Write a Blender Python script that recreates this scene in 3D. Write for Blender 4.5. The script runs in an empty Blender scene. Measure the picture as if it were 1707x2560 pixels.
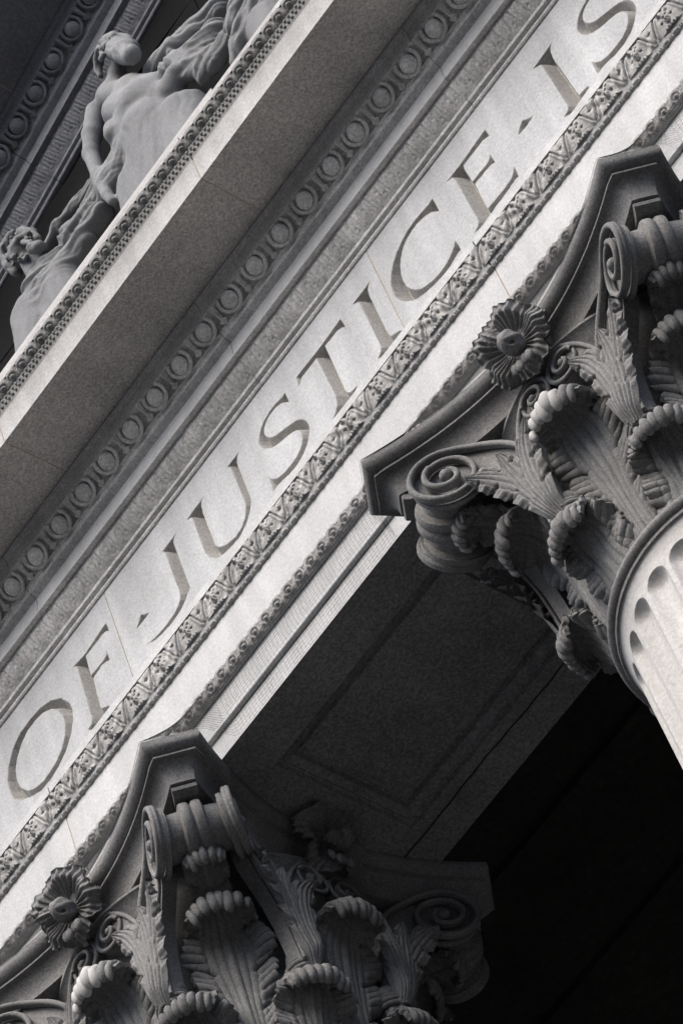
import bpy, math, random
import numpy as np
from mathutils import Matrix, Vector
random.seed(7); RNG = np.random.default_rng(11)
scn = bpy.context.scene
COL = scn.collection
# ------------------------------------------------------------------ camera
CAM = (5.14858, -9.89914, -16.81239)
RGT = (0.58362258, 0.77636354, -0.2380007)
DWN = (-0.7441561, 0.3940530, -0.53940146)
FWD = (-0.32498674, 0.49191654, 0.80771389)
cam_d = bpy.data.cameras.new('camera'); cam = bpy.data.objects.new('camera', cam_d); COL.objects.link(cam)
cam.matrix_world = Matrix(((RGT[0], -DWN[0], -FWD[0], CAM[0]), (RGT[1], -DWN[1], -FWD[1], CAM[1]),
                           (RGT[2], -DWN[2], -FWD[2], CAM[2]), (0, 0, 0, 1)))
cam_d.sensor_fit = 'VERTICAL'; cam_d.sensor_height = 36.0; cam_d.lens = 10455.4 / 2560 * 36
cam_d.clip_start = 0.5; cam_d.clip_end = 2000
scn.camera = cam
# ------------------------------------------------------------------ sky, sun, exposure
SUN_EL, SUN_AZ = math.radians(46), math.radians(2)      # azimuth from straight in front of the facade towards its right end
world = bpy.data.worlds.new('World'); scn.world = world; world.use_nodes = True
wn = world.node_tree.nodes; wl = world.node_tree.links
sky = wn.new('ShaderNodeTexSky'); sky.sky_type = 'NISHITA'; sky.sun_disc = False
sky.sun_elevation = SUN_EL; sky.air_density = 1.0; sky.dust_density = 3.0; sky.ozone_density = 0.3
sky.sun_rotation = math.radians(180) - SUN_AZ
bg = wn['Background']; wl.new(sky.outputs[0], bg.inputs[0]); bg.inputs[1].default_value = 0.14
sun_d = bpy.data.lights.new('sun', 'SUN'); sun_d.energy = 1.05; sun_d.angle = math.radians(48); sun_d.color = (1.0, 0.985, 0.955)
sun = bpy.data.objects.new('sun', sun_d); COL.objects.link(sun)
sdir = Vector((math.sin(SUN_AZ) * math.cos(SUN_EL), -math.cos(SUN_AZ) * math.cos(SUN_EL), math.sin(SUN_EL)))
sun.rotation_euler = (-sdir).to_track_quat('-Z', 'Y').to_euler(); sun.location = (8, -12, 10)
scn.view_settings.view_transform = 'Standard'; scn.view_settings.look = 'None'
scn.view_settings.gamma = 1.0; scn.view_settings.use_curve_mapping = False
scn.view_settings.exposure = 1.35
# ------------------------------------------------------------------ materials
def stone(name, base, speck=0.35, scale=55, dirt=0.25, bump=0.25, rough=0.85, tint=(1, 1, 1), streak=0.0, spec=0.2, vary=0.10):
    m = bpy.data.materials.new(name); m.use_nodes = True
    n, l = m.node_tree.nodes, m.node_tree.links
    b = n['Principled BSDF']; b.inputs['Roughness'].default_value = rough
    b.inputs['Specular IOR Level'].default_value = spec
    g = n.new('ShaderNodeNewGeometry')
    n1 = n.new('ShaderNodeTexNoise'); n1.inputs['Scale'].default_value = scale; n1.inputs['Detail'].default_value = 4; n1.inputs['Roughness'].default_value = 0.75
    n2 = n.new('ShaderNodeTexNoise'); n2.inputs['Scale'].default_value = 1.7; n2.inputs['Detail'].default_value = 6; n2.inputs['Roughness'].default_value = 0.6
    n3 = n.new('ShaderNodeTexVoronoi'); n3.inputs['Scale'].default_value = scale * 1.3
    for q in (n1, n2, n3): l.new(g.outputs['Position'], q.inputs['Vector'])
    def mr(src, a, bb, c, d):
        r = n.new('ShaderNodeMapRange'); r.inputs[1].default_value = a; r.inputs[2].default_value = bb
        r.inputs[3].default_value = c; r.inputs[4].default_value = d; l.new(src, r.inputs[0]); return r.outputs[0]
    def mul(a, c):
        q = n.new('ShaderNodeMath'); q.operation = 'MULTIPLY'; l.new(a, q.inputs[0]); l.new(c, q.inputs[1]); return q.outputs[0]
    f = mr(n1.outputs[0], 0.3, 0.7, 1 - speck, 1 + speck)
    vb = n.new('ShaderNodeSeparateColor'); l.new(n3.outputs['Color'], vb.inputs[0])
    f = mul(f, mr(vb.outputs[0], 0, 1, 1 - speck * 0.6, 1 + speck * 0.5))
    f = mul(f, mr(n2.outputs[0], 0.3, 0.7, 1 - dirt, 1 + dirt * 0.5))
    oi = n.new('ShaderNodeObjectInfo'); f = mul(f, mr(oi.outputs['Random'], 0, 1, 1 - vary, 1 + vary * 0.7))
    if streak > 0:
        mp = n.new('ShaderNodeMapping'); mp.inputs['Scale'].default_value = (9, 9, 0.8); l.new(g.outputs['Position'], mp.inputs[0])
        n4 = n.new('ShaderNodeTexNoise'); n4.inputs['Scale'].default_value = 1.0; n4.inputs['Detail'].default_value = 5
        l.new(mp.outputs[0], n4.inputs['Vector']); f = mul(f, mr(n4.outputs[0], 0.35, 0.7, 1 - streak, 1 + streak * 0.3))
    c = n.new('ShaderNodeMix'); c.data_type = 'RGBA'; c.blend_type = 'MULTIPLY'; c.inputs[0].default_value = 1.0
    c.inputs[6].default_value = (base * tint[0], base * tint[1], base * tint[2], 1)
    cr = n.new('ShaderNodeCombineColor')
    for i in range(3): l.new(f, cr.inputs[i])
    l.new(cr.outputs[0], c.inputs[7]); l.new(c.outputs[2], b.inputs['Base Color'])
    bp = n.new('ShaderNodeBump'); bp.inputs['Strength'].default_value = bump; bp.inputs['Distance'].default_value = 0.006
    l.new(n1.outputs[0], bp.inputs['Height']); l.new(bp.outputs[0], b.inputs['Normal'])
    return m
M_face = stone('dressed granite', 0.46, 0.17, 70, 0.15, 0.12, tint=(0.975, 0.995, 1.01), streak=0.15, vary=0.06)
M_cut = stone('darker letter cut', 0.40, 0.20, 70, 0.18, 0.12, tint=(1.0, 0.975, 0.93), streak=0.10, vary=0.04)  # letter cuts take a slightly darker, warmer granite than the face
M_fascia = stone('washed granite', 0.49, 0.15, 80, 0.12, 0.12, tint=(0.99, 0.998, 0.995), streak=0.13, vary=0.05)
M_corona = stone('weathered corona granite', 0.43, 0.18, 80, 0.14, 0.15, tint=(1.0, 0.99, 0.97), streak=0.16, vary=0.06)
M_strip = stone('smooth band granite', 0.44, 0.14, 80, 0.15, 0.12, tint=(1.0, 1.0, 1.0), streak=0.12, vary=0.05)
M_carve = stone('carved granite', 0.42, 0.30, 70, 0.22, 0.3, tint=(1.0, 0.985, 0.955), streak=0.16)
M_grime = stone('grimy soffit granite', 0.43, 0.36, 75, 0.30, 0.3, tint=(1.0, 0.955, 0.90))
M_bed = stone('carved bed granite', 0.56, 0.28, 70, 0.22, 0.3, tint=(1.0, 0.985, 0.955), streak=0.16)
M_crown = stone('dark crown moulding', 0.25, 0.28, 75, 0.25, 0.3, tint=(1.0, 0.985, 0.96), streak=0.12)  # crown moulding in a darker granite than the corona
M_netshade = stone('sooty net-shaded capital granite', 0.205, 0.32, 90, 0.32, 0.4, tint=(1.0, 0.99, 0.97), streak=0.10)  # bird net shade and grime both put into the capital's base colour
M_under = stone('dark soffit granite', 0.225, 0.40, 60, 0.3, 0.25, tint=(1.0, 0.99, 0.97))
M_shaft = stone('pale shaft granite', 0.47, 0.14, 60, 0.10, 0.15, tint=(1.0, 0.98, 0.95), streak=0.10)
M_statue = stone('statue stone', 0.20, 0.14, 70, 0.22, 0.15, tint=(0.98, 1.0, 1.02), streak=0.08)
M_pale = stone('pale plinth and tip stone', 0.43, 0.08, 60, 0.08, 0.1, tint=(1.0, 0.98, 0.95))  # plinth slab, and leaf tips left out of the painted net shade
M_wall = stone('shade-black pediment granite', 0.012, 0.22, 50, 0.25, 0.25, spec=0.05, rough=1.0, tint=(0.95, 0.98, 1.05))  # net shade behind the statues put into the wall's near-black colour
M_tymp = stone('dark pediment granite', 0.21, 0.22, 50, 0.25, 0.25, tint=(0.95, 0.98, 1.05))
M_mortar = stone('tan mortar', 0.42, 0.15, 90, 0.1, 0.1, tint=(1.0, 0.86, 0.68))
M_unseen_city = stone('unseen city facade', 0.12, 0.1, 2, 0.2, 0.0)
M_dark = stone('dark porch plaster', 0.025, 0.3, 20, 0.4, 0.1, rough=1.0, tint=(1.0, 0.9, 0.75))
M_ground = stone('asphalt', 0.065, 0.3, 30, 0.3, 0.2)
M_paving = stone('plaza granite', 0.085, 0.3, 20, 0.2, 0.2)
M_net = stone('net cord', 0.03, 0.1, 30, 0.1, 0.0)
# ------------------------------------------------------------------ object helpers
def mesh(name, V, F, mat, smooth=None, sharp=40):
    me = bpy.data.meshes.new(name)
    V = np.asarray(V, dtype=np.float32)
    if isinstance(F, np.ndarray):
        me.vertices.add(len(V)); me.vertices.foreach_set('co', V.ravel())
        k = F.shape[1]; me.loops.add(F.size); me.loops.foreach_set('vertex_index', F.astype(np.int32).ravel())
        me.polygons.add(len(F)); me.polygons.foreach_set('loop_start', np.arange(0, F.size, k, dtype=np.int32))
        me.update(calc_edges=True); me.validate()
    else:
        me.from_pydata(V.tolist(), [], F); me.update()
    if mat: me.materials.append(mat)
    if smooth is not False:
        me.polygons.foreach_set('use_smooth', [True] * len(me.polygons))
        me.set_sharp_from_angle(angle=math.radians(sharp))
    return me
def obj(name, me, parent=None, loc=None, rot=None, label=None, kind=None):
    o = bpy.data.objects.new(name, me); COL.objects.link(o)
    if parent: o.parent = parent
    if loc is not None: o.location = loc
    if rot is not None: o.rotation_euler = rot
    if label: o['label'] = label
    if kind: o['kind'] = kind
    return o
def thing(name, label, cat, loc=(0, 0, 0), group=None, rot=None):
    o = bpy.data.objects.new(name, None); COL.objects.link(o); o.location = loc
    o.empty_display_size = 0.1
    if rot is not None: o.rotation_euler = rot
    o['label'] = label; o['category'] = cat; o['kind'] = 'thing'
    if group: o['group'] = group
    return o
def tag(o, label, cat, group=None):
    o['label'] = label; o['category'] = cat; o['kind'] = 'thing'
    if group: o['group'] = group
    return o
class MB:
    def __init__(s): s.v = []; s.f = []; s.n = 0
    def add(s, V, F):
        V = np.asarray(V, float); s.v.append(V)
        s.f += [[int(i) + s.n for i in f] for f in F]; s.n += len(V)
    def box(s, x0, x1, y0, y1, z0, z1):
        s.add([(x, y, z) for x in (x0, x1) for y in (y0, y1) for z in (z0, z1)],
              [(0, 1, 3, 2), (4, 6, 7, 5), (0, 4, 5, 1), (2, 3, 7, 6), (0, 2, 6, 4), (1, 5, 7, 3)])
    def mesh(s, name, mat, **k): return mesh(name, np.concatenate(s.v), s.f, mat, **k)
def grid_faces(nu, nv, wrap=False, off=0):
    i = np.arange(nu if wrap else nu - 1)[:, None]; j = np.arange(nv - 1)[None, :]
    a = i * nv + j; b = ((i + 1) % nu) * nv + j
    return np.stack([a, b, b + 1, a + 1], -1).reshape(-1, 4) + off
def extrude(prof, x0, x1, cap=True, closed=True):
    P = np.asarray(prof, float); n = len(P)
    V = np.concatenate([np.c_[np.full(n, x0), P], np.c_[np.full(n, x1), P]])
    F = [(i, (i + 1) % n, (i + 1) % n + n, i + n) for i in range(n if closed else n - 1)]
    if cap and closed: F += [tuple(range(n - 1, -1, -1)), tuple(range(n, 2 * n))]
    return V, F
def tube(path, r, k=8, closed=False, caps=True):
    P = np.asarray(path, float); n = len(P); R = np.broadcast_to(np.asarray(r, float), (n,))
    if closed: T = np.roll(P, -1, 0) - np.roll(P, 1, 0)
    else: T = np.gradient(P, axis=0)
    T /= np.linalg.norm(T, axis=1)[:, None] + 1e-12
    N = np.zeros_like(P); ref = np.array([0.13, 0.21, 0.97])
    if abs(T[0] @ ref) > 0.9: ref = np.array([0.9, 0.3, 0.1])
    q = ref - T[0] * (ref @ T[0]); N[0] = q / np.linalg.norm(q)
    for i in range(1, n):
        q = N[i - 1] - T[i] * (N[i - 1] @ T[i]); N[i] = q / (np.linalg.norm(q) + 1e-12)
    B = np.cross(T, N); a = np.linspace(0, 2 * np.pi, k, endpoint=False)
    V = (P[:, None, :] + R[:, None, None] * (np.cos(a)[None, :, None] * N[:, None, :] + np.sin(a)[None, :, None] * B[:, None, :])).reshape(-1, 3)
    F = []
    for i in range(n if closed else n - 1):
        for j in range(k):
            F.append((i * k + j, i * k + (j + 1) % k, ((i + 1) % n) * k + (j + 1) % k, ((i + 1) % n) * k + j))
    if caps and not closed: F += [tuple(range(k - 1, -1, -1)), tuple(range((n - 1) * k, n * k))]
    return V, F
def sphere(c, r, nu=14, nv=9, M=None):
    a = np.linspace(0, 2 * np.pi, nu, endpoint=False); b = np.linspace(0.02, np.pi - 0.02, nv)
    V = np.stack([np.outer(np.cos(a), np.sin(b)), np.outer(np.sin(a), np.sin(b)), np.outer(np.ones(nu), np.cos(b))], -1).reshape(-1, 3)
    V = V * np.asarray(r, float)
    if M is not None: V = V @ np.asarray(M, float).T
    V = V + np.asarray(c, float)
    return V, grid_faces(nu, nv, True)
def smooth_curve(pts, n):
    P = np.asarray(pts, float); m = len(P); t = np.linspace(0, m - 1, n); out = []
    for q in t:
        i = min(int(q), m - 2); u = q - i
        p0 = P[max(i - 1, 0)]; p1 = P[i]; p2 = P[i + 1]; p3 = P[min(i + 2, m - 1)]
        out.append(0.5 * ((2 * p1) + (-p0 + p2) * u + (2 * p0 - 5 * p1 + 4 * p2 - p3) * u * u + (-p0 + 3 * p1 - 3 * p2 + p3) * u ** 3))
    return np.array(out)
def sstep(a, b, x):
    t = np.clip((x - a) / (b - a), 0, 1); return t * t * (3 - 2 * t)
def evaluated(o):
    dg = bpy.context.evaluated_depsgraph_get(); me = bpy.data.meshes.new_from_object(o.evaluated_get(dg)); return me
def patch(name, w, P0, P1, nu, nv, fn, mat, bow=0.0, sharp=70):
    """carved repeat: u along the course (0..1), v from the inner lower edge P0 to the outer upper edge P1"""
    u = np.linspace(0, 1, nu); v = np.linspace(0, 1, nv); U, Vv = np.meshgrid(u, v, indexing='ij')
    P0 = np.array(P0); P1 = np.array(P1); d = P1 - P0; L = np.linalg.norm(d); nrm = np.array([-d[1], d[0]]) / L
    H = fn(U, Vv) + bow * np.sin(np.pi * Vv)
    Y = P0[0] + d[0] * Vv + nrm[0] * H; Z = P0[1] + d[1] * Vv + nrm[1] * H
    return mesh(name, np.stack([(U - 0.5) * w, Y, Z], -1).reshape(-1, 3), grid_faces(nu, nv), mat, sharp=sharp)
def ring(U, V, cu, cv, r, w, au=1.0):
    d = np.sqrt(((U - cu) * au) ** 2 + (V - cv) ** 2); return np.exp(-((d - r) / w) ** 2)
def dotf(U, V, cu, cv, r, au=1.0):
    return np.exp(-(((U - cu) * au) ** 2 + (V - cv) ** 2) / r ** 2)
X0, X1 = -6.2, 3.2
# ------------------------------------------------------------------ setting
GZ = -18.45
g = MB(); g.add([(-400, -400, GZ), (400, -400, GZ), (400, 400, GZ), (-400, 400, GZ)], [(0, 1, 2, 3)])
obj('ground', g.mesh('ground', M_ground, smooth=False), kind='structure')
g = MB()
for i in range(9): g.box(-30, 30, -1.0 - (8 - i) * 0.36, 9, GZ + 0.004 + i * 0.17, GZ + 0.004 + (i + 1) * 0.17)
obj('porch_steps', g.mesh('porch_steps', M_paving, smooth=False), kind='structure')
PZ = GZ + 9 * 0.17 + 0.004
# plain blocks for the city round the square, added unseen to close off the low sky
for k_, (xa, xb, ya, yb, hh) in enumerate(((-95, -52, -120, -84, 46), (-46, -8, -118, -80, 40), (-2, 36, -120, -82, 52), (42, 90, -122, -86, 44), (-130, -96, -76, -20, 40), (92, 126, -80, -22, 44), (-120, -90, -10, 60, 38), (90, 124, -12, 60, 40))):
    b = MB(); b.box(xa, xb, ya, yb, GZ, GZ + hh); b.box(xa - .4, xb + .4, ya - .4, yb + .4, GZ + hh, GZ + hh + 1.2)
    obj('unseen_city_block', b.mesh('unseen_city_block', M_unseen_city, smooth=False), kind='structure')
# ------------------------------------------------------------------ porch behind the columns
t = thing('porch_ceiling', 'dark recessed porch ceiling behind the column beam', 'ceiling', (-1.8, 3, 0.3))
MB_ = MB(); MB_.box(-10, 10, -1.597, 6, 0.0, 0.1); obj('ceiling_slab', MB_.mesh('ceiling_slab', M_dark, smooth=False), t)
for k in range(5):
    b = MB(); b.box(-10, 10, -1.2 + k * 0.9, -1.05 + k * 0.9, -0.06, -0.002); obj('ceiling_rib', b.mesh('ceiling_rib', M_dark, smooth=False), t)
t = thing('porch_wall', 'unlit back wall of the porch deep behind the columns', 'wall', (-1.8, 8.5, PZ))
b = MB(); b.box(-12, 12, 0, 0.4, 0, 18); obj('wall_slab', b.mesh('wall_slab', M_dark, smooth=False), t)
# ------------------------------------------------------------------ architrave
arch = thing('architrave', 'three-stepped pale stone beam lying across the column capitals', 'stone beam', (-1.8, 0.7, -1.1))
AO = (1.8, -0.7, 1.1)                 # children are modelled in world metres
ARCH = [(0, -1.10), (0, -0.952), (-0.008, -0.955), (-0.018, -0.953), (-0.025, -0.947), (-0.026, -0.941), (-0.023, -0.934), (-0.018, -0.931),
        (-0.018, -0.748), (-0.035, -0.747), (-0.058, -0.682), (-0.062, -0.675), (-0.062, -0.388), (-0.074, -0.384), (-0.082, -0.362), (-0.088, -0.352),
        (-0.114, -0.222), (-0.127, -0.226), (-0.127, -0.172), (-0.11, -0.165), (0.02, -0.150), (1.38, -0.150), (1.38, -1.10)]
JG = 0.004
for a, c in ((-14.4, -7.2), (-7.2, -3.6), (-3.6, 0.0), (0.0, 3.6), (3.6, 10.8)):
    V, F = extrude(ARCH, a + JG, c - JG, cap=False, closed=False); n = len(ARCH)
    b = MB(); b.add(V, F); b.add(V[:n], [tuple(range(n))]); b.add(V[n:], [tuple(range(n))])
    obj('beam_stone', b.mesh('beam_stone', M_fascia, sharp=25), arch, AO)
    b = MB(); b.box(c - 0.006, c + 0.006, 0.004, 1.37, -1.094, -0.155)
    b.box(c - 0.006, c + 0.006, -0.0145, 0.01, -0.925, -0.752); b.box(c - 0.006, c + 0.006, -0.0585, 0.01, -0.672, -0.39)
    obj('mortar_joint', b.mesh('mortar_joint', M_mortar, smooth=False), arch, AO)
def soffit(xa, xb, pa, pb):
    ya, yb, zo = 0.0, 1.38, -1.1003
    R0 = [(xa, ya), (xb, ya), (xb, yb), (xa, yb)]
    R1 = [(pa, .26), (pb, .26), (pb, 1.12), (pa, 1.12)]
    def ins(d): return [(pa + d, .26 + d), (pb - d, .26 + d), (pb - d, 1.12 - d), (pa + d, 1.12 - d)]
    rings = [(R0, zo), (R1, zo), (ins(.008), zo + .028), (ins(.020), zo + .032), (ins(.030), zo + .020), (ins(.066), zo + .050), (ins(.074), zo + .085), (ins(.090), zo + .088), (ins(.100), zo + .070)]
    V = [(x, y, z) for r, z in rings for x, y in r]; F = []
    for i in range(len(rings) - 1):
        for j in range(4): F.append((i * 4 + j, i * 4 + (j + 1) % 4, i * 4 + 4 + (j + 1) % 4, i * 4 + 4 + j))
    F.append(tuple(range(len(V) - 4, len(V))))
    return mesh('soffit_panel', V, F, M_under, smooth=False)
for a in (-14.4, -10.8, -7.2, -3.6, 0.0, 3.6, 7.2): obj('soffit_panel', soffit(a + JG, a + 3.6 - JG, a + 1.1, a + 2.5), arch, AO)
# --- carved courses on the architrave
def f_big(U, V):
    u = U - 0.5
    du = 0.5 - np.abs(u)                                   # distance from the tongue's axis (between units)
    half = 0.025 + 0.215 * V ** 1.15
    e = du - half
    H = 0.002 + 0.012 * sstep(0.02, -0.03, e) * sstep(0.04, 0.16, V)                      # smooth tongue
    H -= 0.019 * np.exp(-((e - 0.012) / 0.013) ** 2) * sstep(0.06, 0.2, V)               # groove round it
    H += 0.014 * np.exp(-((e - 0.065) / 0.034) ** 2) * sstep(0.0, 0.12, V) * sstep(1.02, .8, V)  # rolled rib
    H -= 0.026 * dotf(U, V, 0.0, 0.60, 0.045) + 0.026 * dotf(U, V, 1.0, 0.60, 0.045)
    body = sstep(0.10, 0.15, e); H += body * 0.010 * np.cos(np.pi * u * 1.6)
    H += 0.020 * ring(U, V, .5, .30, .062, .028, 1.75) - 0.014 * ring(U, V, .5, .30, .115, .03, 1.75)
    H += 0.020 * ring(U, V, .39, .78, .050, .022, 1.6) - .012 * dotf(U, V, .39, .78, .025, 1.6)
    for cu, cv, r in ((.46, .56, .045), (.60, .74, .045), (.645, .42, .042), (.355, .40, .042), (.50, .90, .04), (.55, .62, .035)):
        H -= 0.024 * dotf(U, V, cu, cv, r * .9, 1.3)
    for k, cu in enumerate((.36, .44, .52, .60, .68)): H += 0.016 * dotf(U, V, cu, .05 + .02 * (k % 2), .035, 1.6) 
    H -= 0.030 * sstep(0.955, 0.985, V) * (0.7 + 0.3 * np.cos(U * 2 * np.pi * 4))
    return H * 0.72
me_big = patch('carved_leaf', 0.2277, (-0.0885, -0.351), (-0.1165, -0.222), 64, 34, f_big, M_carve, bow=0.006)
me_bigs = [me_big]
for sd in (1, 2, 3):
    m2 = me_big.copy(); rg = np.random.default_rng(sd); co = np.empty(len(m2.vertices) * 3, np.float32); m2.vertices.foreach_get('co', co); co = co.reshape(-1, 3)
    nz = sum(.0022 * np.sin(co[:, 0:1] * rg.uniform(30, 120) + co[:, 2:3] * rg.uniform(-120, 120) + rg.uniform(0, 6)) for _ in range(5))
    co[:, 1] += nz[:, 0]; m2.vertices.foreach_set('co', co.ravel()); m2.update(); me_bigs.append(m2)
x = -1.5269 - 0.2277 * 19
while x < X1 - 0.2: obj('carved_leaf', me_bigs[RNG.integers(4)], arch, (AO[0] + x, AO[1], AO[2])); x += 0.2277
def f_small(U, V):
    u = U - 0.5
    H = 0.004 + 0.013 * np.sqrt(np.clip(1 - (u / 0.46) ** 2, 0, 1)) * sstep(0.0, 0.25, V)
    H -= 0.012 * ring(U, V, .55, .50, .20, .07) ; H += 0.006 * dotf(U, V, .55, .5, .11)
    H -= 0.030 * np.clip(np.abs(u) - 0.34, 0, 1) / 0.16 * sstep(0.45, 0.8, V)
    H -= 0.012 * dotf(U, V, .25, .2, .10)
    return H
me_small = patch('leaf_bead', 0.0925, (-0.0355, -0.747), (-0.0615, -0.677), 20, 12, f_small, M_carve, bow=0.006)
x = -1.6313 - 0.0925 * 49
while x < X1 - 0.1: obj('leaf_bead', me_small, arch, (AO[0] + x, AO[1], AO[2])); x += 0.0925
def bead_row(name, parent, x0, x1, y, z, r, pitch, mat, off, reel=True):
    b = MB(); x = x0
    while x < x1:
        V, F = sphere((x, y, z), (pitch * 0.30, r, r), 8, 6, None); b.add(V, F)
        if reel:
            for q in (0.42, 0.58):
                V, F = sphere((x + pitch * q, y, z), (pitch * 0.065, r * 0.9, r * 0.9), 8, 5); b.add(V, F)
        x += pitch
    return obj(name, b.mesh(name, mat, sharp=180), parent, off, kind='stuff')
bead_row('bead_and_reel', arch, X0 + .1, X1 - .1, -0.074, -0.376, 0.0150, 0.076, M_carve, AO)
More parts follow.
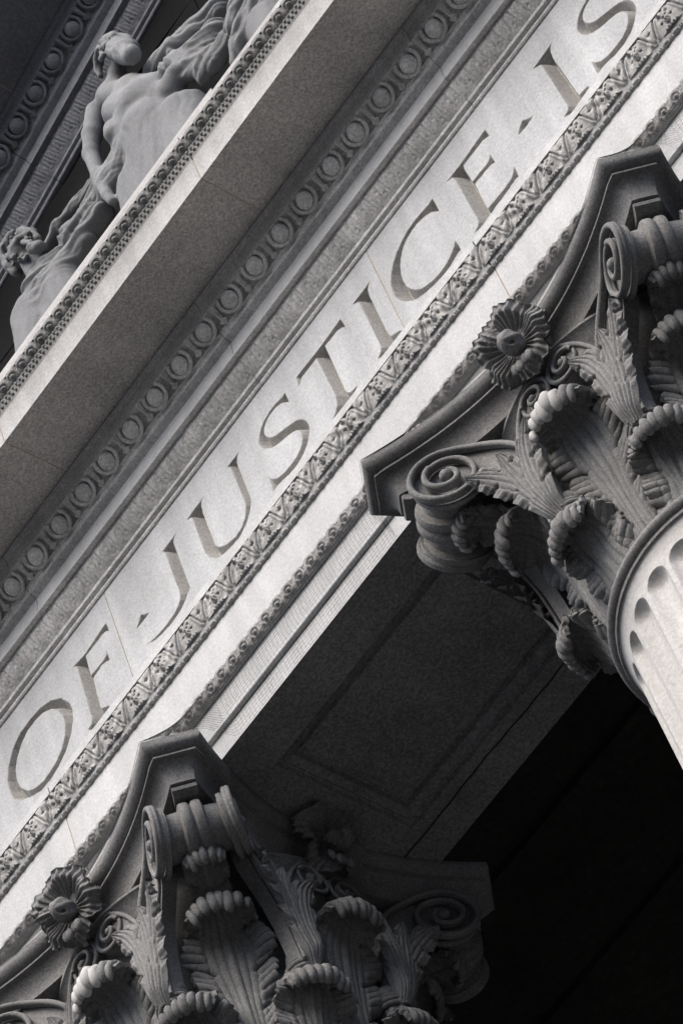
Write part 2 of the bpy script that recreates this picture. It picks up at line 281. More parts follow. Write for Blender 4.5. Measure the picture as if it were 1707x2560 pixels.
# ------------------------------------------------------------------ frieze with the cut inscription
LET = {"T": [[-1.3098, 0.5881], [-1.1204, 0.5824], [-0.9314, 0.5945], [-0.9265, 0.5454], [-0.9237, 0.4933], [-0.9438, 0.5319], [-0.9764, 0.5484], [-1.0799, 0.5522], [-1.0833, 0.1268], [-1.0765, 0.0929], [-1.0577, 0.0712], [-1.0019, 0.0587], [-1.0322, 0.0086], [-1.1866, 0.0156], [-1.2147, 0.0417], [-1.184, 0.0696], [-1.1591, 0.0989], [-1.145, 0.1657], [-1.146, 0.211], [-1.1555, 0.5441], [-1.2795, 0.5474], [-1.2973, 0.5361], [-1.3191, 0.501]], "I": [[-0.8358, 0.5874], [-0.6744, 0.5889], [-0.7014, 0.576], [-0.717, 0.5489], [-0.722, 0.4953], [-0.7199, 0.1311], [-0.7106, 0.0926], [-0.6551, 0.0635], [-0.6397, 0.0402], [-0.8043, 0.0311], [-0.8382, 0.0618], [-0.7996, 0.0829], [-0.7869, 0.1032], [-0.7892, 0.542], [-0.7973, 0.5645]], "C": [[-0.1511, 0.6022], [-0.1831, 0.5935], [-0.2311, 0.601], [-0.2902, 0.607], [-0.3542, 0.6018], [-0.4074, 0.5858], [-0.4669, 0.5548], [-0.514, 0.5168], [-0.5516, 0.4704], [-0.5797, 0.4098], [-0.589, 0.3511], [-0.5874, 0.2941], [-0.5727, 0.2324], [-0.5441, 0.1798], [-0.5103, 0.1402], [-0.4719, 0.1115], [-0.4214, 0.0881], [-0.3587, 0.0699], [-0.2932, 0.0589], [-0.2429, 0.0593], [-0.1864, 0.0741], [-0.159, 0.0796], [-0.1459, 0.0775], [-0.146, 0.1262], [-0.149, 0.1765], [-0.1654, 0.1505], [-0.1932, 0.1271], [-0.2255, 0.1107], [-0.2714, 0.0975], [-0.3172, 0.0961], [-0.363, 0.1065], [-0.4058, 0.1242], [-0.4379, 0.1435], [-0.4685, 0.1784], [-0.4915, 0.2197], [-0.5084, 0.2758], [-0.5113, 0.3289], [-0.505, 0.3861], [-0.4892, 0.4414], [-0.4641, 0.4885], [-0.4233, 0.5362], [-0.3826, 0.5593], [-0.3264, 0.5705], [-0.2766, 0.5667], [-0.2318, 0.5518], [-0.191, 0.5277], [-0.1653, 0.4929], [-0.1512, 0.4549], [-0.15, 0.5281]], "E": [[-0.0523, 0.5912], [0.0176, 0.5871], [0.1139, 0.5893], [0.2869, 0.6048], [0.2888, 0.5681], [0.289, 0.5309], [0.2797, 0.5417], [0.2518, 0.5557], [0.1992, 0.5558], [0.0866, 0.5575], [0.0819, 0.5288], [0.0878, 0.3876], [0.1497, 0.3855], [0.2114, 0.3834], [0.226, 0.3925], [0.2435, 0.4199], [0.2459, 0.373], [0.2469, 0.3288], [0.2261, 0.3463], [0.182, 0.3526], [0.0926, 0.357], [0.0901, 0.1122], [0.22, 0.1027], [0.2796, 0.1094], [0.3006, 0.1272], [0.3253, 0.1647], [0.3221, 0.118], [0.318, 0.0697], [0.2957, 0.0769], [0.2408, 0.0691], [0.0935, 0.062], [0.0085, 0.0569], [-0.0432, 0.0688], [-0.0003, 0.0836], [0.011, 0.0974], [0.0148, 0.1234], [0.0104, 0.5525], [0.0004, 0.572]], "S": [[-1.4124, 0.5867], [-1.4392, 0.5792], [-1.49, 0.5911], [-1.5456, 0.5911], [-1.5891, 0.5796], [-1.6305, 0.559], [-1.661, 0.523], [-1.675, 0.494], [-1.6787, 0.4627], [-1.6719, 0.4226], [-1.6492, 0.3812], [-1.6169, 0.3504], [-1.5723, 0.3233], [-1.5047, 0.2995], [-1.4674, 0.2826], [-1.4376, 0.2611], [-1.4225, 0.2303], [-1.4197, 0.1961], [-1.4254, 0.1681], [-1.4425, 0.1385], [-1.4682, 0.115], [-1.5072, 0.0987], [-1.5518, 0.0961], [-1.605, 0.0996], [-1.6437, 0.1123], [-1.6659, 0.1256], [-1.6914, 0.1585], [-1.7055, 0.193], [-1.7077, 0.1307], [-1.7109, 0.073], [-1.6687, 0.0762], [-1.6285, 0.0674], [-1.5799, 0.0525], [-1.5154, 0.0507], [-1.4549, 0.0664], [-1.4083, 0.1017], [-1.3768, 0.1468], [-1.3615, 0.1851], [-1.3609, 0.2206], [-1.3713, 0.2629], [-1.3907, 0.2968], [-1.4189, 0.3223], [-1.4546, 0.3431], [-1.5292, 0.3772], [-1.5761, 0.3985], [-1.604, 0.4263], [-1.6231, 0.4627], [-1.6263, 0.4978], [-1.6189, 0.524], [-1.5947, 0.5507], [-1.5666, 0.5658], [-1.5314, 0.5705], [-1.4942, 0.5661], [-1.4609, 0.5519], [-1.4296, 0.5188], [-1.4149, 0.4746], [-1.4125, 0.5342]], "U": [[-2.2799, 0.5871], [-2.1212, 0.5937], [-2.1485, 0.5812], [-2.159, 0.5524], [-2.1658, 0.4849], [-2.1673, 0.2023], [-2.1589, 0.1769], [-2.1353, 0.1448], [-2.0942, 0.1123], [-2.031, 0.0918], [-1.9751, 0.0996], [-1.9313, 0.1335], [-1.8972, 0.1997], [-1.8941, 0.2429], [-1.896, 0.4372], [-1.8971, 0.5649], [-1.913, 0.5824], [-1.9425, 0.5878], [-1.803, 0.5881], [-1.8338, 0.573], [-1.8512, 0.539], [-1.8552, 0.38], [-1.8551, 0.2173], [-1.8653, 0.1745], [-1.8911, 0.1346], [-1.9344, 0.0907], [-2.0077, 0.0601], [-2.0754, 0.0681], [-2.1245, 0.0789], [-2.1632, 0.094], [-2.1974, 0.1215], [-2.2247, 0.1678], [-2.2393, 0.225], [-2.242, 0.2662], [-2.2372, 0.5496], [-2.2481, 0.5694]], "J": [[-2.5248, 0.588], [-2.3564, 0.5886], [-2.395, 0.5766], [-2.4077, 0.5509], [-2.4077, 0.4938], [-2.4098, 0.2073], [-2.4093, 0.1718], [-2.407, 0.141], [-2.4325, 0.1264], [-2.4614, 0.1025], [-2.5028, 0.0812], [-2.5532, 0.0721], [-2.6146, 0.0702], [-2.6852, 0.0804], [-2.7402, 0.0973], [-2.7919, 0.1337], [-2.7415, 0.1127], [-2.6974, 0.1032], [-2.6313, 0.099], [-2.5619, 0.1041], [-2.5222, 0.1207], [-2.4933, 0.1446], [-2.4814, 0.1774], [-2.4786, 0.2224], [-2.4805, 0.3299], [-2.4768, 0.5302], [-2.4785, 0.554], [-2.4921, 0.5832]], "dot": [[-2.7652, 0.3649], [-2.7429, 0.3404], [-2.7078, 0.308], [-2.7541, 0.3085], [-2.8229, 0.3119], [-2.792, 0.3374]], "F": [[-3.3293, 0.5928], [-3.2045, 0.5732], [-2.9999, 0.5984], [-2.9984, 0.559], [-2.9967, 0.5204], [-3.0173, 0.5472], [-3.0514, 0.5563], [-3.1176, 0.5537], [-3.2012, 0.555], [-3.2065, 0.3864], [-3.0921, 0.3818], [-3.0652, 0.3931], [-3.0543, 0.4252], [-3.0556, 0.3807], [-3.056, 0.3334], [-3.075, 0.3506], [-3.1159, 0.3664], [-3.1989, 0.3537], [-3.2149, 0.129], [-3.208, 0.0951], [-3.1636, 0.0641], [-3.1497, 0.0377], [-3.3163, 0.0461], [-3.339, 0.0744], [-3.2994, 0.0829], [-3.2888, 0.1143], [-3.2763, 0.5544], [-3.2917, 0.5788]], "O": [[-3.4468, 0.4926], [-3.4035, 0.3965], [-3.3972, 0.3249], [-3.4144, 0.256], [-3.4536, 0.1881], [-3.522, 0.1213], [-3.5993, 0.0836], [-3.6791, 0.0666], [-3.7616, 0.0705], [-3.8488, 0.1192], [-3.9236, 0.1792], [-3.9606, 0.2417], [-3.9739, 0.3201], [-3.9675, 0.4017], [-3.9315, 0.4926], [-3.8679, 0.5682], [-3.7889, 0.6069], [-3.6827, 0.6114], [-3.6008, 0.6002], [-3.5188, 0.5609]], "Oin": [[-3.5361, 0.5075], [-3.4922, 0.4402], [-3.4706, 0.3629], [-3.4721, 0.3014], [-3.4973, 0.2247], [-3.5442, 0.1667], [-3.6022, 0.1316], [-3.6627, 0.1173], [-3.7299, 0.1111], [-3.7978, 0.1322], [-3.8501, 0.1739], [-3.8926, 0.2478], [-3.9057, 0.3262], [-3.8957, 0.4034], [-3.8609, 0.4688], [-3.8048, 0.5263], [-3.737, 0.5603], [-3.6597, 0.5642], [-3.5978, 0.5505]], "dot2": [[0.483, 0.3688], [0.5106, 0.3387], [0.5491, 0.3148], [0.4866, 0.3044], [0.4271, 0.3132], [0.4506, 0.3431]], "I2": [[0.6735, 0.5921], [0.8412, 0.6051], [0.8141, 0.5914], [0.8013, 0.5585], [0.7944, 0.5045], [0.8063, 0.1282], [0.8115, 0.0877], [0.8673, 0.0778], [0.8785, 0.0589], [0.7256, 0.0424], [0.6828, 0.072], [0.7203, 0.0829], [0.7313, 0.1065], [0.7264, 0.545], [0.7186, 0.5639]], "S2": [[1.2475, 0.5867], [1.2207, 0.5792], [1.1699, 0.5911], [1.1143, 0.5911], [1.0708, 0.5796], [1.0294, 0.559], [0.9989, 0.523], [0.9849, 0.494], [0.9812, 0.4627], [0.988, 0.4226], [1.0107, 0.3812], [1.043, 0.3504], [1.0876, 0.3233], [1.1552, 0.2995], [1.1925, 0.2826], [1.2223, 0.2611], [1.2374, 0.2303], [1.2402, 0.1961], [1.2345, 0.1681], [1.2174, 0.1385], [1.1917, 0.115], [1.1527, 0.0987], [1.1081, 0.0961], [1.0549, 0.0996], [1.0162, 0.1123], [0.994, 0.1256], [0.9685, 0.1585], [0.9544, 0.193], [0.9522, 0.1307], [0.949, 0.073], [0.9912, 0.0762], [1.0314, 0.0674], [1.08, 0.0525], [1.1445, 0.0507], [1.205, 0.0664], [1.2516, 0.1017], [1.2831, 0.1468], [1.2984, 0.1851], [1.299, 0.2206], [1.2886, 0.2629], [1.2692, 0.2968], [1.241, 0.3223], [1.2053, 0.3431], [1.1307, 0.3772], [1.0838, 0.3985], [1.0559, 0.4263], [1.0368, 0.4627], [1.0336, 0.4978], [1.041, 0.524], [1.0652, 0.5507], [1.0933, 0.5658], [1.1285, 0.5705], [1.1657, 0.5661], [1.199, 0.5519], [1.2303, 0.5188], [1.245, 0.4746], [1.2474, 0.5342]]}
order = ['O', 'F', 'dot', 'J', 'U', 'S', 'T', 'I', 'C', 'E', 'dot2', 'I2', 'S2']
frz = thing('frieze', 'flat pale stone band carrying the carved capitals of the inscription', 'frieze', (-1.8, 0.15, -0.27))
FO = (1.8, -0.15, 0.27)
def seg_dist(X, Z, P):
    d = np.full(X.shape, 9.0); ins = np.zeros(X.shape, bool); n = len(P)
    for i in range(n):
        (ax, az), (bx, bz) = P[i], P[(i + 1) % n]; vx, vz = bx - ax, bz - az
        t = np.clip(((X - ax) * vx + (Z - az) * vz) / (vx * vx + vz * vz + 1e-12), 0, 1)
        d = np.minimum(d, np.hypot(X - ax - t * vx, Z - az - t * vz))
        c = ((az > Z) != (bz > Z)) & (X < (bx - ax) * (Z - az) / (bz - az + 1e-12) + ax); ins ^= c
    return d, ins
def round_poly(P, n=3):
    P = np.asarray(P, float); P[:, 1] = np.maximum(P[:, 1], 0.043)
    return P
st = 0.004; FZ0, FZ1 = -0.145, 0.8085
FJ = [-14.4, -5.27, -2.945, -0.622, 1.70, 10.8]
lx0, lx1, lz0, lz1 = -4.02, 1.40, 0.0, 0.640
gx = np.arange(lx0, lx1 + st / 2, st); gz = np.arange(lz0, lz1 + st / 2, st)
# keep the grid lines away from the joints: move the nearest two columns onto the joint's edges
for j in FJ[1:-1]:
    if lx0 < j < lx1:
        i = int(round((j - lx0) / st)); gx[i] = j - 0.0035; gx[i + 1] = j + 0.0035
GX, GZz = np.meshgrid(gx, gz, indexing='ij'); DEP = np.zeros_like(GX); LID = np.full(GX.shape, -1)
for li, nm in enumerate(order):
    P = round_poly(LET[nm]); i0 = max(np.searchsorted(gx, P[:, 0].min()) - 2, 0); i1 = np.searchsorted(gx, P[:, 0].max()) + 2
    d, ins = seg_dist(GX[i0:i1], GZz[i0:i1], P)
    if nm == 'O':
        d2, in2 = seg_dist(GX[i0:i1], GZz[i0:i1], round_poly(LET['Oin'])); d = np.minimum(d, d2); ins &= ~in2
    dd = np.where(ins, np.minimum(d * 2.1, 0.078), 0)
    m = ins & (dd > 0); DEP[i0:i1][m] = dd[m]; LID[i0:i1][m] = li
NX, NZ = GX.shape
allV = np.stack([GX, DEP, GZz], -1).reshape(-1, 3)
Q = grid_faces(NX, NZ); ql = LID.reshape(-1)[Q].max(1); qx = allV[Q][:, :, 0].mean(1)
isj = np.zeros(len(Q), bool)
for j in FJ[1:-1]: isj |= np.abs(qx - j) < 0.0036
isj &= ql < 0
def sub(Vv, Fq):
    ids, inv = np.unique(Fq, return_inverse=True); return Vv[ids], inv.reshape(Fq.shape)
blocks = []
for k in range(len(FJ) - 1):
    a, c = FJ[k] + 0.0035, FJ[k + 1] - 0.0035
    m = (ql < 0) & ~isj & (qx > FJ[k]) & (qx < FJ[k + 1])
    Vs, Fs = sub(allV, Q[m]) if m.any() else (np.zeros((0, 3)), np.zeros((0, 4), int))
    ga, gc = max(a, lx0), min(c, lx1); Vx = []; Fx = []
    def rect(x0, x1, z0, z1):
        if x1 - x0 > 1e-5:
            n = len(Vs) + len(Vx); Vx.extend([(x0, 0, z0), (x1, 0, z0), (x1, 0, z1), (x0, 0, z1)]); Fx.append((n, n + 1, n + 2, n + 3))
    if gc > ga and m.any():
        rect(a, c, FZ0, lz0); rect(a, c, gz[-1], FZ1); rect(a, ga, lz0, gz[-1]); rect(gc, c, lz0, gz[-1])
    else: rect(a, c, FZ0, FZ1)
    n = len(Vs) + len(Vx); Vx.extend([(x_, y_, z_) for x_ in (a, c) for y_ in (0, .3) for z_ in (FZ0, FZ1)])
    Fx += [(n, n + 2, n + 3, n + 1), (n + 4, n + 5, n + 7, n + 6), (n + 1, n + 3, n + 7, n + 5)]
    V = np.concatenate([Vs, np.array(Vx)]); F = np.concatenate([Fs, np.array(Fx)])
    blocks.append(obj('block', mesh('block', V, F, M_face, smooth=False), frz, FO))
for j in FJ[1:-1]:
    b = MB(); b.box(j - 0.006, j + 0.006, 0.0035, 0.29, FZ0, FZ1); obj('mortar_joint', b.mesh('mortar_joint', M_mortar, smooth=False), frz, FO)
names = {'dot': 'word_stop', 'dot2': 'word_stop'}
for li, nm in enumerate(order):
    m = ql == li; Vs, Fs = sub(allV, Q[m]); cxm = Vs[:, 0].mean()
    k = max(i for i in range(len(FJ) - 1) if FJ[i] < cxm)
    o = obj(names.get(nm, 'letter'), mesh('letter', Vs, Fs, M_cut, smooth=False), blocks[k])
    if 'dot' not in nm: o['label'] = 'carved letter ' + nm[0]
# ------------------------------------------------------------------ cornice (profiles shared by the level and the raking cornice)
BED = [(0.02, 0.8095), (-0.010, 0.8095), (-0.016, 0.818), (-0.016, 0.830), (-0.010, 0.838), (-0.022, 0.842), (-0.033, 0.848), (-0.036, 0.862), (-0.032, 0.874), (-0.026, 0.876),
       (-0.098, 1.000), (-0.135, 1.000), (-0.114, 1.142), (-0.122, 1.146), (-0.150, 1.165), (-0.160, 1.195), (-0.170, 1.202), (-0.166, 1.218), (-0.182, 1.262), (-0.212, 1.288),
       (-0.250, 1.288), (-0.256, 1.292), (-0.256, 1.33), (-0.252, 1.36), (-0.256, 1.395), (-0.268, 1.412), (-0.272, 1.428), (-0.268, 1.4395), (0.3, 1.4395), (0.3, 0.8095)]
COR = [(-0.255, 1.440), (-0.604, 1.440), (-0.604, 1.431), (-0.670, 1.431), (-0.670, 1.640), (-0.675, 1.650), (-0.678, 1.722), (-0.682, 1.733),
       (-0.701, 1.803), (-0.709, 1.804), (-0.709, 1.848), (0.30, 1.87), (0.30, 1.440)]
def egg_mesh(name, mat):
    b = MB(); c = np.array([0, -0.212, 1.243]); d = np.array([0, -.08, .086]); d /= np.linalg.norm(d); nn = np.array([0, -d[2], d[1]])
    M = np.stack([np.array([1., 0, 0]), d, nn], 1)
    V, F = sphere(c + 0.004 * d, (0.049, 0.054, 0.036), 20, 12, M); b.add(V, F)
    return b.mesh(name, mat, sharp=180), c, d, nn
def rim_mesh(mat):
    c = np.array([0, -0.212, 1.243]); d = np.array([0, -.08, .086]); d /= np.linalg.norm(d); nn = np.array([0, -d[2], d[1]])
    b = MB()
    for r0, rr, hh in ((0.068, 0.0115, 0.004),):
        a = np.radians(np.linspace(138, 402, 26)); path = [c + np.array([np.cos(q) * r0, 0, 0]) + d * (np.sin(q) * r0 * 0.98 + 0.012) + nn * hh for q in a]
        V, F = tube(path, rr, 7); b.add(V, F)
    return b.mesh('egg_rim', mat, sharp=180)
def dart_mesh(mat):
    c = np.array([0.111, -0.212, 1.243]); d = np.array([0, -.08, .086]); d /= np.linalg.norm(d); nn = np.array([0, -d[2], d[1]])
    V = []
    for v, w, h in ((0.066, .020, .012), (0.02, .015, .020), (-.020, .012, .022), (-.034, .026, .016), (-.062, .003, .014)):
        V += [c + d * v + np.array([-w, 0, 0]) - nn * .006, c + d * v + nn * h, c + d * v + np.array([w, 0, 0]) - nn * .006]
    F = []
    for i in range(4): F += [(i * 3, i * 3 + 1, i * 3 + 4, i * 3 + 3), (i * 3 + 1, i * 3 + 2, i * 3 + 5, i * 3 + 4)]
    return mesh('dart', V, F, mat, smooth=False)
def f_bed(U, V):
    u = U * 2 * np.pi
    H = 0.005 + 0.005 * np.abs(np.cos(u * 0.5 + 0.5 * np.sin(V * 3))) ** 0.6 * sstep(0.02, .3, V) * sstep(1.0, .8, V)
    H -= 0.008 * np.exp(-((np.abs(U - .5) - .25 + .10 * V) / 0.03) ** 2) * sstep(.1, .4, V) * sstep(1, .75, V)
    H -= 0.006 * dotf(U, V, .5, .35, .05) + 0.006 * dotf(U, V, .18, .62, .05)
    H += 0.004 * np.cos(U * 2 * np.pi * 5 + 2 * V) * sstep(.15, .4, V) * sstep(.95, .7, V)
    rg = np.random.default_rng(5); H = H + rg.normal(0, 0.0016, H.shape)
    return H
def f_crown(U, V):
    u = U - .5
    H = 0.003 + 0.012 * sstep(.0, .2, V) * sstep(0.46, .30, np.abs(u))
    H -= 0.016 * ring(U, V, .5, .25, .27, .07, 1.0) * sstep(.0, .2, V)
    H += 0.005 * dotf(U, V, .5, .3, .14)
    H -= 0.020 * sstep(.38, .5, np.abs(u)) * sstep(.35, .75, V)
    return H
def build_cornice(root, off, x0, x1, joints, m_bed, m_blk, m_crn, m_sof, egg0, pitch, raking=False, m_strip=None):
    m_strip = m_strip or m_bed
    # bed course
    js = [x0 - 8] + [j for j in joints['bed'] if x0 < j < x1] + [x1 + 8]
    for a, c in zip(js[:-1], js[1:]):
        V, F = extrude(BED, a + .002, c - .002); me = mesh('bed_course', V, F, m_bed, sharp=28); me.materials.append(m_strip)
        for p in me.polygons:
            if p.index == 11: p.material_index = 1          # the smooth band under the eggs
        obj('bed_course', me, root, off)
    js = [x0 - 8] + [j for j in joints['cor'] if x0 < j < x1] + [x1 + 8]
    for a, c in zip(js[:-1], js[1:]):
        V, F = extrude(COR, a + .0035, c - .0035); me = mesh('corona_block', V, F, m_blk, sharp=28)
        me.materials.append(m_sof); me.materials.append(m_crn); n = len(COR)
        for p in me.polygons:
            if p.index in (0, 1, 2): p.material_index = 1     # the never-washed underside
            elif p.index in (4, 5, 6, 7, 8): p.material_index = 2
        obj('corona_block', me, root, off)
        if c < x1 + 7:
            b = MB(); b.box(c - .006, c + .006, -.666, .2, 1.4435, 1.637); b.box(c - .006, c + .006, -.666, -.6045, 1.435, 1.4435); obj('mortar_joint', b.mesh('mortar_joint', M_mortar, smooth=False), root, off)
    em = egg_mesh('egg', m_bed)[0]; rm = rim_mesh(m_bed); dm = dart_mesh(m_bed)
    x = egg0 - pitch * math.floor((egg0 - x0 - .15) / pitch)
    while x < x1 - .15:
        q = (off[0] + x, off[1], off[2]); e = obj('egg', em, root, (q[0] + RNG.uniform(-.004, .004), q[1] + RNG.uniform(-.003, .004), q[2] + RNG.uniform(-.003, .003))); obj('egg_rim', rm, e); obj('dart', dm, root, (q[0] + RNG.uniform(-.006, .006), q[1] + RNG.uniform(-.004, .006), q[2])); x += pitch
    mb = patch('leaf_tongue', 0.12, (-0.0265, 0.8765), (-0.098, 0.9998), 26, 22, f_bed, m_bed, bow=.006)
    x = x0 + .1
    while x < x1 - .1: obj('leaf_tongue', mb, root, (off[0] + x, off[1], off[2])); x += 0.12
    if not raking:
        mc = patch('crown_leaf', 0.0862, (-0.682, 1.7335), (-0.7025, 1.803), 18, 14, f_crown, m_crn, bow=.008)
        x = x0 + .1
        while x < x1 - .1: obj('crown_leaf', mc, root, (off[0] + x, off[1], off[2])); x += 0.0862
        bead_row('bead_row', root, x0 + .05, x1 - .05, -0.679, 1.672, 0.0125, 0.032, m_crn, off, reel=False); bead_row('bead_row', root, x0 + .066, x1 - .05, -0.681, 1.705, 0.012, 0.032, m_crn, off, reel=False)
cor = thing('cornice', 'level cornice with egg and dart moulding jutting out above the inscription', 'cornice', (-1.8, 0, 0.81))
build_cornice(cor, (1.8, 0, -0.81), X0, X1, {'bed': [-3.3, -1.52, 0.3, 2.1], 'cor': [-4.475, -2.695, -0.910, 0.870, 2.65]},
              M_bed, M_corona, M_crown, M_grime, -1.1259, 0.2218, m_strip=M_strip)
AL = math.atan(0.29)
rak = thing('raking_cornice', 'sloping dark cornice climbing to the right behind the statues', 'cornice', (-3.82 * math.sin(AL), 0, 3.82 * math.cos(AL)), rot=(0, -AL, 0))
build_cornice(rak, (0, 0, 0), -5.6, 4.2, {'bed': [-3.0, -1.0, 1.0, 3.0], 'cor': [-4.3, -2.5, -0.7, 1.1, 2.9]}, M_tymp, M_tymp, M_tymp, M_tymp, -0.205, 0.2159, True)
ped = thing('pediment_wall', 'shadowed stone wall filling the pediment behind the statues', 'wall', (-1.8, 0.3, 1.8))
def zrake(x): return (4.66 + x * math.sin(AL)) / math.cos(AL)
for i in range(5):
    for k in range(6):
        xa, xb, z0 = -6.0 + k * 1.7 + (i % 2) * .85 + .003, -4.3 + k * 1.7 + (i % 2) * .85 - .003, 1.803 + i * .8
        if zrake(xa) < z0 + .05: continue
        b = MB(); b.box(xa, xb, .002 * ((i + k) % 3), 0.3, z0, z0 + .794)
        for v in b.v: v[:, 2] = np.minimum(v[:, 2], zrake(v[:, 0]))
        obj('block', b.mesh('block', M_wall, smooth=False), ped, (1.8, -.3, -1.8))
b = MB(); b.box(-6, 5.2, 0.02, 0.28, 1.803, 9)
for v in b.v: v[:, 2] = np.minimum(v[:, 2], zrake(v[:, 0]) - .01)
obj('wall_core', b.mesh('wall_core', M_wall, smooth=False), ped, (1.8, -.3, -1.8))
# ------------------------------------------------------------------ columns (local frame: axis at 0,0, z = 0 at the astragal, face of the building towards -y)
YA = 0.686; ZA = -2.70
def revolve(prof, k=96):
    P = np.asarray(prof, float); a = np.linspace(0, 2 * np.pi, k, endpoint=False)
    V = np.stack([np.outer(np.cos(a), P[:, 0]), np.outer(np.sin(a), P[:, 0]), np.outer(np.ones(k), P[:, 1])], -1).reshape(-1, 3)
    return V, grid_faces(k, len(P), True)
def shaft_mesh():
    nf, per = 24, 28; nth = nf * per; zb = PZ - ZA + 0.9
    zs = np.concatenate([[-0.020, -0.026, -0.04, -0.06, -0.08], np.linspace(-0.095, -0.30, 72), [-0.4, -0.8, -1.6, -3, -5, -8, -11, zb]])
    th = np.arange(nth) / nth * 2 * np.pi; TH, ZZ = np.meshgrid(th, zs, indexing='ij')
    R = 0.655 + 0.0065 * np.minimum(-ZZ, 14) ** 0.8 + 0.030 * np.exp(-(-ZZ / 0.045) ** 1.2)
    pit = 2 * np.pi / nf; s = (np.mod(TH + pit / 2 * 0, pit) - pit / 2) * R; w = 0.40 * pit * R
    ze = -0.115 - 0.068; dz = np.maximum(ZZ - ze, 0); d = np.hypot(s, dz)
    dep = w * .70 * np.clip(1 - (d / w) ** 2.2, 0, None) ** .75
    R2 = R - dep
    V = np.stack([R2 * np.cos(TH), R2 * np.sin(TH), ZZ], -1).reshape(-1, 3)
    return mesh('shaft', V, grid_faces(nth, len(zs), True), M_shaft, sharp=35)
me_shaft = shaft_mesh()
V, F = revolve([(0.60, -0.022), (0.688, -0.020), (0.690, -0.004), (0.683, 0.002), (0.70, 0.008), (0.712, 0.020), (0.716, 0.034), (0.712, 0.048), (0.70, 0.058), (0.675, 0.062), (0.60, 0.062)])
me_astr = mesh('astragal', V, F, M_netshade, sharp=40)
V, F = revolve([(0.55, 0.06), (0.645, 0.06), (0.645, 0.4), (0.66, 0.8), (0.70, 1.05), (0.765, 1.22), (0.80, 1.30), (0.822, 1.335), (0.835, 1.345), (0.835, 1.362), (0.82, 1.372), (0.5, 1.372)])
me_bell = mesh('bell', V, F, M_netshade, sharp=40)
V, F = revolve([(0.74, PZ - ZA + .9), (0.80, PZ - ZA + .86), (0.80, PZ - ZA + .7), (0.78, PZ - ZA + .6), (0.92, PZ - ZA + .5), (0.95, PZ - ZA + .4), (0.92, PZ - ZA + .26), (0.5, PZ - ZA + .25)])
me_base = mesh('column_base', V, F, M_shaft)
b = MB(); b.box(-1, 1, -1, 1, PZ - ZA + .002, PZ - ZA + .25); me_plinth = b.mesh('base_plinth', M_shaft, smooth=False)
# --- abacus
def abacus_mesh():
    NA = 26
    def outline(d):
        # concave front arc and 45 degree horn, both pushed inwards by d
        q = []
        m = 0.862; hx, hy = 0.905, 1.103
        xs = np.linspace(-hx, hx, NA); ys = -(m + (hy - m) * (np.abs(xs) / hx) ** 1.9)
        # inward offset
        g_ = np.gradient(ys, xs); nx, ny = -g_, np.ones_like(g_); L = np.hypot(nx, ny); X = xs + nx / L * d; Y = ys + ny / L * d
        # horn line x+... : |x|+|y| = hx+hy - d*sqrt2
        lim = hx + hy - d * math.sqrt(2)
        s = np.abs(X) - Y            # |x|+|y| since y<0
        over = s > lim
        # clip the two ends onto the horn line and onto their own diagonal half
        f = np.where(over, lim / s, 1.0); X = X * f; Y = Y * f
        X = np.where(np.abs(X) > -Y, np.sign(X) * (-Y) * 0.9999, X)
        arc = np.c_[X, Y]
        for k in range(4):
            a = k * np.pi / 2; c, s_ = round(math.cos(a)), round(math.sin(a))
            q.append(np.c_[arc[:, 0] * c - arc[:, 1] * s_, arc[:, 0] * s_ + arc[:, 1] * c])
        return np.concatenate(q)
    lv = [(1.598, 0.0), (1.575, -0.004), (1.555, 0.000), (1.535, 0.014), (1.522, 0.034), (1.518, 0.046), (1.512, 0.046), (1.512, 0.036), (1.500, 0.036), (1.500, 0.052),
          (1.488, 0.066), (1.470, 0.082), (1.445, 0.096), (1.420, 0.105), (1.395, 0.110), (1.374, 0.112)]
    n = NA * 4; V = []; F = []
    for z, d in lv:
        o = outline(d); V += [(x, y, z) for x, y in o]
    for i in range(len(lv) - 1):
        for j in range(n): F.append((i * n + j, i * n + (j + 1) % n, (i + 1) * n + (j + 1) % n, (i + 1) * n + j))
    F.append(tuple(range(n))); F.append(tuple(range((len(lv) - 1) * n, len(lv) * n)))
    return mesh('abacus', V, F, M_netshade, sharp=38)
me_abacus = abacus_mesh()
